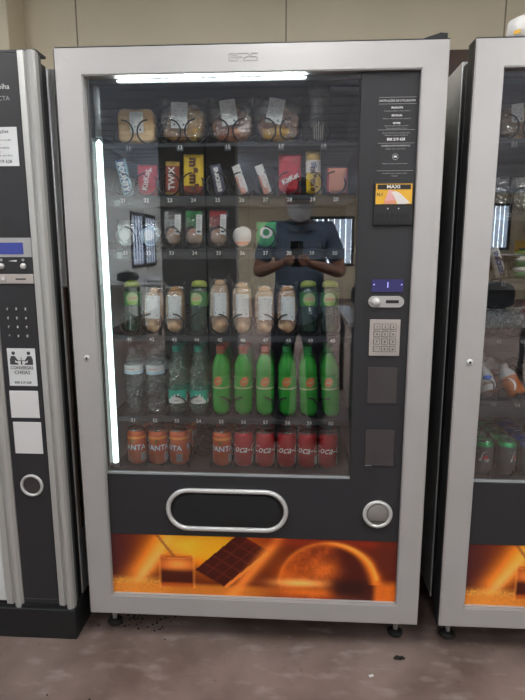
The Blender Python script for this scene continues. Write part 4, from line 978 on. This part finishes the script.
# ------------------------------------------------------------------ room behind the camera (seen in the glass)
def table(loc, w, d, label, top='table', h=.75):
    o = B(top).box(-w / 2, w / 2, -d / 2, d / 2, h - .03, h, bev=.004).obj('table', loc=loc, label=label, cat='table')
    for x in (-w / 2 + .05, w / 2 - .05):
        for y in (-d / 2 + .05, d / 2 - .05): B('tleg').box(x - .02, x + .02, y - .02, y + .02, 0, h - .03, bev=.003).obj('leg', o)
table((-2.27, -7.2, 0), 1.0, 2.2, 'long grey table along the left wall, reflected in the glass', 'counter')
table((1.36, -2.85, 0), 1.7, 1.1, 'white table standing right behind the photographer')
table((5.2, -11.5, 0), 2.9, .8, 'white counter under the far right window', 'table', 1.10)
B('offwhite').box(-.15, .15, -.21, .21, 0, .03, bev=.004).obj('paper_stack', loc=(-2.0, -6.9, .75), rot=(0, 0, .3), label='white paper stack on the long grey table', cat='paper')
def backpack(loc, label, rz=0., k=1.):
    b = B('bag'); b.ellipsoid((0, 0, .18), (.16, .10, .19), 'bag', 14, crumple(.01, 12, loc[0]), 3.)
    o = b.obj('backpack', loc=loc, rot=(0, 0, rz), label=label, cat='bag', group='black bags on the tables'); o.scale = (1, 1, k)
    b = B('bag'); b.ellipsoid((0, .10, .12), (.12, .04, .10), 'bag', 10, None, 3.2); b.obj('front_pocket', o)
    for s in (-1, 1): B('rubber').tube([(s * .08, -.09, .33), (s * .09, -.15, .24), (s * .09, -.14, .12), (s * .08, -.09, .04)], .012, 6).obj('strap', o)
    B('rubber').tube([(-.04, 0, .36), (-.03, 0, .41), (.03, 0, .41), (.04, 0, .36)], .008, 6).obj('handle', o)
backpack((.78, -3.25, .762), 'low black backpack on the left end of the white table', 0., .55)
backpack((1.84, -3.2, .762), 'black backpack beside the red box on the white table', .2, .6)
backpack((-2.4, -6.6, .762), 'black backpack on the long grey table', .3, .4)
b = B('redw'); b.box(-.09, .09, -.06, .06, 0, .09, bev=.006); o = b.obj('lunch_box', loc=(2.10, -3.0, .75), rot=(0, 0, .3), label='red box with a white band on the white table', cat='box')
B('white').box(-.0925, .0925, -.0625, .0625, .03, .06).obj('band', o)
b = B('yellow'); b.box(-.50, .50, -.02, .02, 0, .30, bev=.003); o = b.obj('yellow_sign', loc=(5.68, -11.7, 1.101), label='long yellow board standing on the counter under the far window', cat='board')
B('darkprint').box(-.4, .4, .0205, .022, .06, .12).obj('print_band', o)

# ------------------------------------------------------------------ camera
CP = Vector((.137, -1.6127, 1.2946)); CE = Euler((1.3838, .0015, .0605))
cam = bpy.data.cameras.new('camera'); co = bpy.data.objects.new('camera', cam); COL.objects.link(co)
co.location = CP; co.rotation_euler = CE; cam.sensor_fit = 'VERTICAL'; cam.sensor_height = 24; cam.lens = 24 * 552.44 / 700; cam.clip_start = .005; cam.clip_end = 60
sc.camera = co
Rm = CE.to_matrix(); FWD = Rm @ Vector((0, 0, -1)); UP = Rm @ Vector((0, 1, 0)); RT = Rm @ Vector((1, 0, 0))
# phone held right behind the lens, tilted like the camera
pc = CP - FWD * .012 - UP * .052
b = B('phone'); b.box(-.037, .037, -.076, .076, -.009, 0, 'phone', .004)
ph = b.obj('phone', label='black phone held upright in both hands of the photographer', cat='phone'); ph.matrix_world = Matrix.LocRotScale(pc, (Matrix((RT, UP, -FWD)).transposed()).to_quaternion(), None)
# phone local +z points to the photographer; the lens side is -z
b = B('rubber'); b.lathe([(.0001, -.0105), (.006, -.0105), (.008, -.009), (.008, -.008)], (0, .052, 0), 18, 'rubber'); b.obj('lens', ph)
B('bluescr').box(-.034, .034, -.070, .070, .0002, .0008).obj('screen', ph)

# ------------------------------------------------------------------ photographer
def skinmesh(verts, edges, root=0, levels=2):
    """verts: [(co, r or (rx, ry))]"""
    bm = bmesh.new(); ly = bm.verts.layers.skin.verify(); V = []
    for i, (c, r) in enumerate(verts):
        v = bm.verts.new(c); v[ly].radius = (r, r) if not isinstance(r, tuple) else r; v[ly].use_root = (i == root); V.append(v)
    for a, c in edges: bm.edges.new((V[a], V[c]))
    me = bpy.data.meshes.new('s'); bm.to_mesh(me); bm.free()
    o = bpy.data.objects.new('s', me); COL.objects.link(o)
    o.modifiers.new('k', 'SKIN'); m = o.modifiers.new('u', 'SUBSURF'); m.levels = levels; m.render_levels = levels
    dg = bpy.context.evaluated_depsgraph_get(); dg.update()
    r = bpy.data.meshes.new_from_object(o.evaluated_get(dg)); bpy.data.objects.remove(o); bpy.data.meshes.remove(me); return r
def join(meshes):
    bm = bmesh.new()
    for m in meshes: bm.from_mesh(m)
    me = bpy.data.meshes.new('j'); bm.to_mesh(me); bm.free(); return me
def remesh(me, vox):
    o = bpy.data.objects.new('s', me); COL.objects.link(o)
    m = o.modifiers.new('r', 'REMESH'); m.mode = 'VOXEL'; m.voxel_size = vox; m.use_smooth_shade = True
    s = o.modifiers.new('c', 'SMOOTH'); s.factor = .5; s.iterations = 2
    dg = bpy.context.evaluated_depsgraph_get(); dg.update()
    r = bpy.data.meshes.new_from_object(o.evaluated_get(dg)); bpy.data.objects.remove(o); return r
def finish(me, name, m, parent=None, **k):
    me.materials.clear(); me.materials.append(M[m]); me.polygons.foreach_set('use_smooth', [True] * len(me.polygons))
    o = bpy.data.objects.new(name, me); COL.objects.link(o)
    if parent: o.parent = parent
    return tag(o, **k)
PX, PY = .158, -2.06          # person stands here, faces +y
def P(x, y, z): return (PX + x, PY + y, z)
# joints; s=-1 photo-left side in the glass is world -x
pel = P(0, 0, .95)
hipw = .095
J = [(pel, (.15, .115)), (P(0, .01, 1.08), (.145, .11)), (P(0, .0, 1.22), (.155, .115)), (P(0, -.01, 1.35), (.15, .10)), (P(0, .0, 1.43), (.062, .062)), (P(0, .03, 1.50), (.055, .055)), (P(0, .06, 1.56), (.06, .06))]
E_ = [(0, 1), (1, 2), (2, 3), (3, 4), (4, 5), (5, 6)]
ARM = {}
for s in (-1, 1):
    n = len(J)
    sh = P(s * .185, -.01, 1.39); el = P(s * .275, .04, 1.115); pm = P(s * .13, .30, 1.165); wr = pc - UP * .020 + RT * (s * .075) - FWD * .012 - Vector((0, 0, .035))
    wr = Vector(wr); ARM[s] = (Vector(sh), Vector(el), wr)
    mid = Vector(sh).lerp(Vector(el), .5); mf = Vector(el).lerp(wr, .4)
    J += [(sh, .062), (tuple(mid), .052), (el, .041), (tuple(mf), .040), (tuple(wr), (.027, .022))]
    E_ += [(3, n), (n, n + 1), (n + 1, n + 2), (n + 2, n + 3), (n + 3, n + 4)]
    n = len(J)
    J += [(P(s * hipw, 0, .88), .095), (P(s * .11, .005, .68), .078), (P(s * .115, .01, .49), .058), (P(s * .12, -.01, .32), .056), (P(s * .125, -.02, .09), .040), (P(s * .13, .03, .045), .040), (P(s * .14, .13, .035), .036)]
    E_ += [(0, n), (n, n + 1), (n + 1, n + 2), (n + 2, n + 3), (n + 3, n + 4), (n + 4, n + 5), (n + 5, n + 6)]
body = skinmesh(J, E_)
# head: shaped ellipsoid with brow, nose, chin and ears, tipped down towards the phone
HC = Vector(P(0, .075, 1.575)); HR = Matrix.Rotation(-.22, 4, 'X')
def headfn(w, v):
    x, y, z = v.x * .077, v.y * .097, v.z * .118
    if z < 0: x *= 1 - .32 * (-v.z) ** 1.6; y *= 1 - .12 * (-v.z)
    if y > 0:
        x0 = abs(v.x)
        if x0 < .25 and -.35 < v.z < .12: y += .024 * math.exp(-((v.z + .20) / .13) ** 2) * math.exp(-(x0 / .14) ** 2)
        y -= .010 * math.exp(-((v.z - .06) / .10) ** 2) * math.exp(-((x0 - .42) / .2) ** 2)
        y += .008 * math.exp(-((v.z + .88) / .16) ** 2) * math.exp(-(x0 / .3) ** 2); y += .005 * math.exp(-((v.z + .52) / .07) ** 2) * math.exp(-(x0 / .3) ** 2)
    return HC + (HR @ Vector((x, y, z)))
hb = B('skin'); hb.ellipsoid((0, 0, 0), (1, 1, 1), 'skin', 28, headfn)
for s in (-1, 1):
    hb.ellipsoid((0, 0, 0), (1, 1, 1), 'skin', 8, lambda w, v: HC + (HR @ Vector((s * .078 + v.x * .010, -.008 + v.y * .018, -.004 + v.z * .031))))
ho = hb.obj('h'); hm = ho.data; bpy.data.objects.remove(ho)
# hands: palm plus five separate fingers closing round the phone's edges
hands = []
for s in (-1, 1):
    wr = ARM[s][2]; edge = pc + RT * (s * .043) - UP * .028        # where the palm meets the phone edge
    palm = edge + RT * (s * .016) - FWD * .004 - UP * .014
    hands.append(skinmesh([(wr, (.026, .022)), (wr.lerp(palm, .5), (.032, .020)), (palm, (.036, .017)), (palm + UP * .028, (.030, .014))], [(0, 1), (1, 2), (2, 3)]))
    for k in range(4): # index (top) to little finger, laid across the back (lens side) of the phone
        base = palm + UP * (.036 - .0185 * k) + FWD * .006; ln = [.92, 1., .95, .78][k]
        p1 = base - RT * (s * .010 * ln) + FWD * .014 + UP * .002; p2 = p1 - RT * (s * .026 * ln) + FWD * .0035; p3 = p2 - RT * (s * .018 * ln) - FWD * .003 
        if k == 0: p2 -= UP * .004; p3 -= UP * .008
        hands.append(skinmesh([(base - FWD * .004 + RT * s * .004, .0095), (base, .0095), (p1, .0088), (p2, .0080), (p3, .0066)], [(0, 1), (1, 2), (2, 3), (3, 4)]))
    tb = palm - FWD * .014 - UP * .004; t1 = tb + UP * .026 - RT * (s * .012) - FWD * .012; t2 = t1 + UP * .022 - RT * (s * .018) + FWD * .004
    hands.append(skinmesh([(tb, .015), (t1, .0108), (t2, .0088)], [(0, 1), (1, 2)]))
bodym = remesh(join([body, hm] + hands), .0055)
person = finish(bodym, 'person', 'skin', label='person in a denim blue polo shirt, black cap and white mask, holding up a phone', cat='person')
# shirt: torso and short sleeves
S = [(P(0, 0, .74), (.205, .155)), (P(0, 0, .90), (.200, .150)), (P(0, .005, 1.06), (.172, .136)), (P(0, 0, 1.22), (.178, .134)), (P(0, -.01, 1.34), (.172, .118)), (P(0, .0, 1.42), (.095, .084)), (P(0, .012, 1.455), (.074, .072))]
SE = [(0, 1), (1, 2), (2, 3), (3, 4), (4, 5), (5, 6)]
for s in (-1, 1):
    sh, el, wr = ARM[s]; n = len(S)
    S += [(tuple(sh + Vector((0, 0, .002))), .076), (tuple(sh.lerp(el, .45)), .069), (tuple(sh.lerp(el, .80)), .066)]; SE += [(4, n), (n, n + 1), (n + 1, n + 2)]
tb_ = B('shirt')
for s in (-1, 1): tb_.ellipsoid(P(s * .105, -.01, 1.385), (.115, .088, .062), 'shirt', 12, None, 2.2)
to_ = tb_.obj('h'); tm_ = to_.data; bpy.data.objects.remove(to_)
finish(remesh(join([skinmesh(S, SE), tm_]), .008), 'shirt', 'shirt', person)
b = B('piping'); b.tube([P(.082 * math.cos(a), .012 + .080 * math.sin(a), 1.452 - .012 * math.sin(a)) for a in [2 * PI * k / 28 for k in range(28)]], .0085, 6, 'shirt', closed=True)
for s in (-1, 1): b.prism([(s * .012, 0), (s * .075, .012), (s * .080, .048), (s * .010, .030)], 0, .006, 'shirt', Matrix.Translation(P(0, .112, 1.385)) @ Matrix.Rotation(.5, 4, 'X')); b.tube([P(s * .012, .116, 1.385), P(s * .045, .110, 1.387), P(s * .078, .098, 1.400)], .003, 5, 'piping')
b.obj('collar', person)
T = [(P(0, 0, 1.0), (.162, .128)), (P(0, 0, .93), (.168, .130)), (P(0, 0, .86), (.160, .125))]; TE = [(0, 1), (1, 2)]
for s in (-1, 1):
    n = len(T); T += [(P(s * .10, 0, .78), .102), (P(s * .112, .005, .62), .090), (P(s * .117, .01, .47), .076), (P(s * .122, -.005, .28), .072), (P(s * .126, -.012, .09), .066)]; TE += [(2, n), (n, n + 1), (n + 1, n + 2), (n + 2, n + 3), (n + 3, n + 4)]
finish(skinmesh(T, TE), 'trousers', 'trouser', person)
for s in (-1, 1):
    b = B('shoe'); b.ellipsoid(P(s * .137, .075, .050), (.052, .150, .050), 'shoe', 14, lambda w, v: Vector((w.x, w.y, max(.0, w.z - (.02 * max(0, v.y)) * (v.z > 0)))), 2.5); b.obj('shoe', person)
# cap, hair, mask, eyes
def hp(x, y, z): return tuple(HC + (HR @ Vector((x, y, z))))
b = B('hair'); b.ellipsoid((0, 0, 0), (1, 1, 1), 'hair', 18, lambda w, v: HC + (HR @ Vector((v.x * .082, -.010 + min(v.y, .35) * .098, .012 + max(v.z, -.45) * .118)))); b.obj('hair', person)
b = B('capm'); b.ellipsoid((0, 0, 0), (1, 1, 1), 'capm', 20, lambda w, v: HC + (HR @ Vector((v.x * .092, v.y * .110, .045 + (v.z * .098 if v.z > 0 else v.z * .006)))))
vs = []; fs = []; n = 14
for k in range(n + 1):
    a = PI * (.08 + .84 * k / n)
    for (f, dz) in ((1., .006), (1., -.004)): vs.append(hp(.090 * math.cos(a) * f, .106 * math.sin(a) * f, .046 + dz))
    for (dz) in (.004, -.002): vs.append(hp(.084 * math.cos(a), .108 * math.sin(a) + .075 * math.sin(a) ** .7, .034 + dz - .012 * abs(math.cos(a))))
for k in range(n): i = 4 * k; fs += [(i, i + 2, i + 6, i + 4), (i + 1, i + 5, i + 7, i + 3), (i + 2, i + 3, i + 7, i + 6), (i, i + 4, i + 5, i + 1)]
b.faces(vs, fs, 'capm', True); b.ellipsoid((0, 0, 0), (1, 1, 1), 'capm', 6, lambda w, v: Vector(hp(v.x * .008, v.y * .008, .143 + v.z * .005))); b.obj('cap', person)
def maskfn(w, v):
    a = v.x * 1.12; zz = v.z
    y = .100 * math.cos(a) * (1 - .10 * max(0, -zz)) + .026 * math.exp(-(a / .42) ** 2) * (1 - .5 * abs(zz + .1)); x = .086 * math.sin(a) * (1 - .22 * max(0, -zz))
    return HC + (HR @ Vector((x, y + v.y * .003, -.060 + zz * .056 * (1 - .25 * abs(v.x)))))
b = B('maskm'); n1, n2 = 20, 14; vs = []; fs = []
for sd in (1, -1):
    for i in range(n1 + 1):
        for j in range(n2 + 1): vs.append(tuple(maskfn(None, Vector((-1 + 2 * i / n1, sd, -1 + 2 * j / n2)))))
N = (n1 + 1) * (n2 + 1)
for i in range(n1):
    for j in range(n2):
        a = i * (n2 + 1) + j; fs += [(a, a + 1, a + n2 + 2, a + n2 + 1), (N + a, N + a + n2 + 1, N + a + n2 + 2, N + a + 1)]
b.faces(vs, fs, 'maskm', True)
for s in (-1, 1):
    for dz in (-.02, -.085): b.tube([hp(s * .072, .046, dz), hp(s * .084, .01, (dz - .004) * .6), hp(s * .082, -.02, -.01)], .0012, 4, 'maskm')
b.obj('face_mask', person)
for s in (-1, 1):
    b = B('eye'); b.ellipsoid(hp(s * .031, .0735, .006), (.0125, .0115, .0100), 'eye', 10); b.ellipsoid(hp(s * .031, .0835, .004), (.0050, .0025, .0050), 'iris', 8); b.obj('eye', person)

# ------------------------------------------------------------------ daylight outside, exposure
w = bpy.data.worlds.new('world'); sc.world = w; w.use_nodes = True
bg = w.node_tree.nodes['Background']; bg.inputs[0].default_value = (.80, .90, 1., 1); bg.inputs[1].default_value = 16.0
sc.view_settings.view_transform = 'Standard'; sc.view_settings.look = 'None'; sc.view_settings.gamma = 1; sc.view_settings.use_curve_mapping = False
sc.view_settings.exposure = 0.0
cy = sc.cycles
cy.use_denoising = True; cy.max_bounces = 12; cy.transparent_max_bounces = 40; cy.glossy_bounces = 6; cy.caustics_reflective = False; cy.caustics_refractive = False
cy.sample_clamp_indirect = 4.0
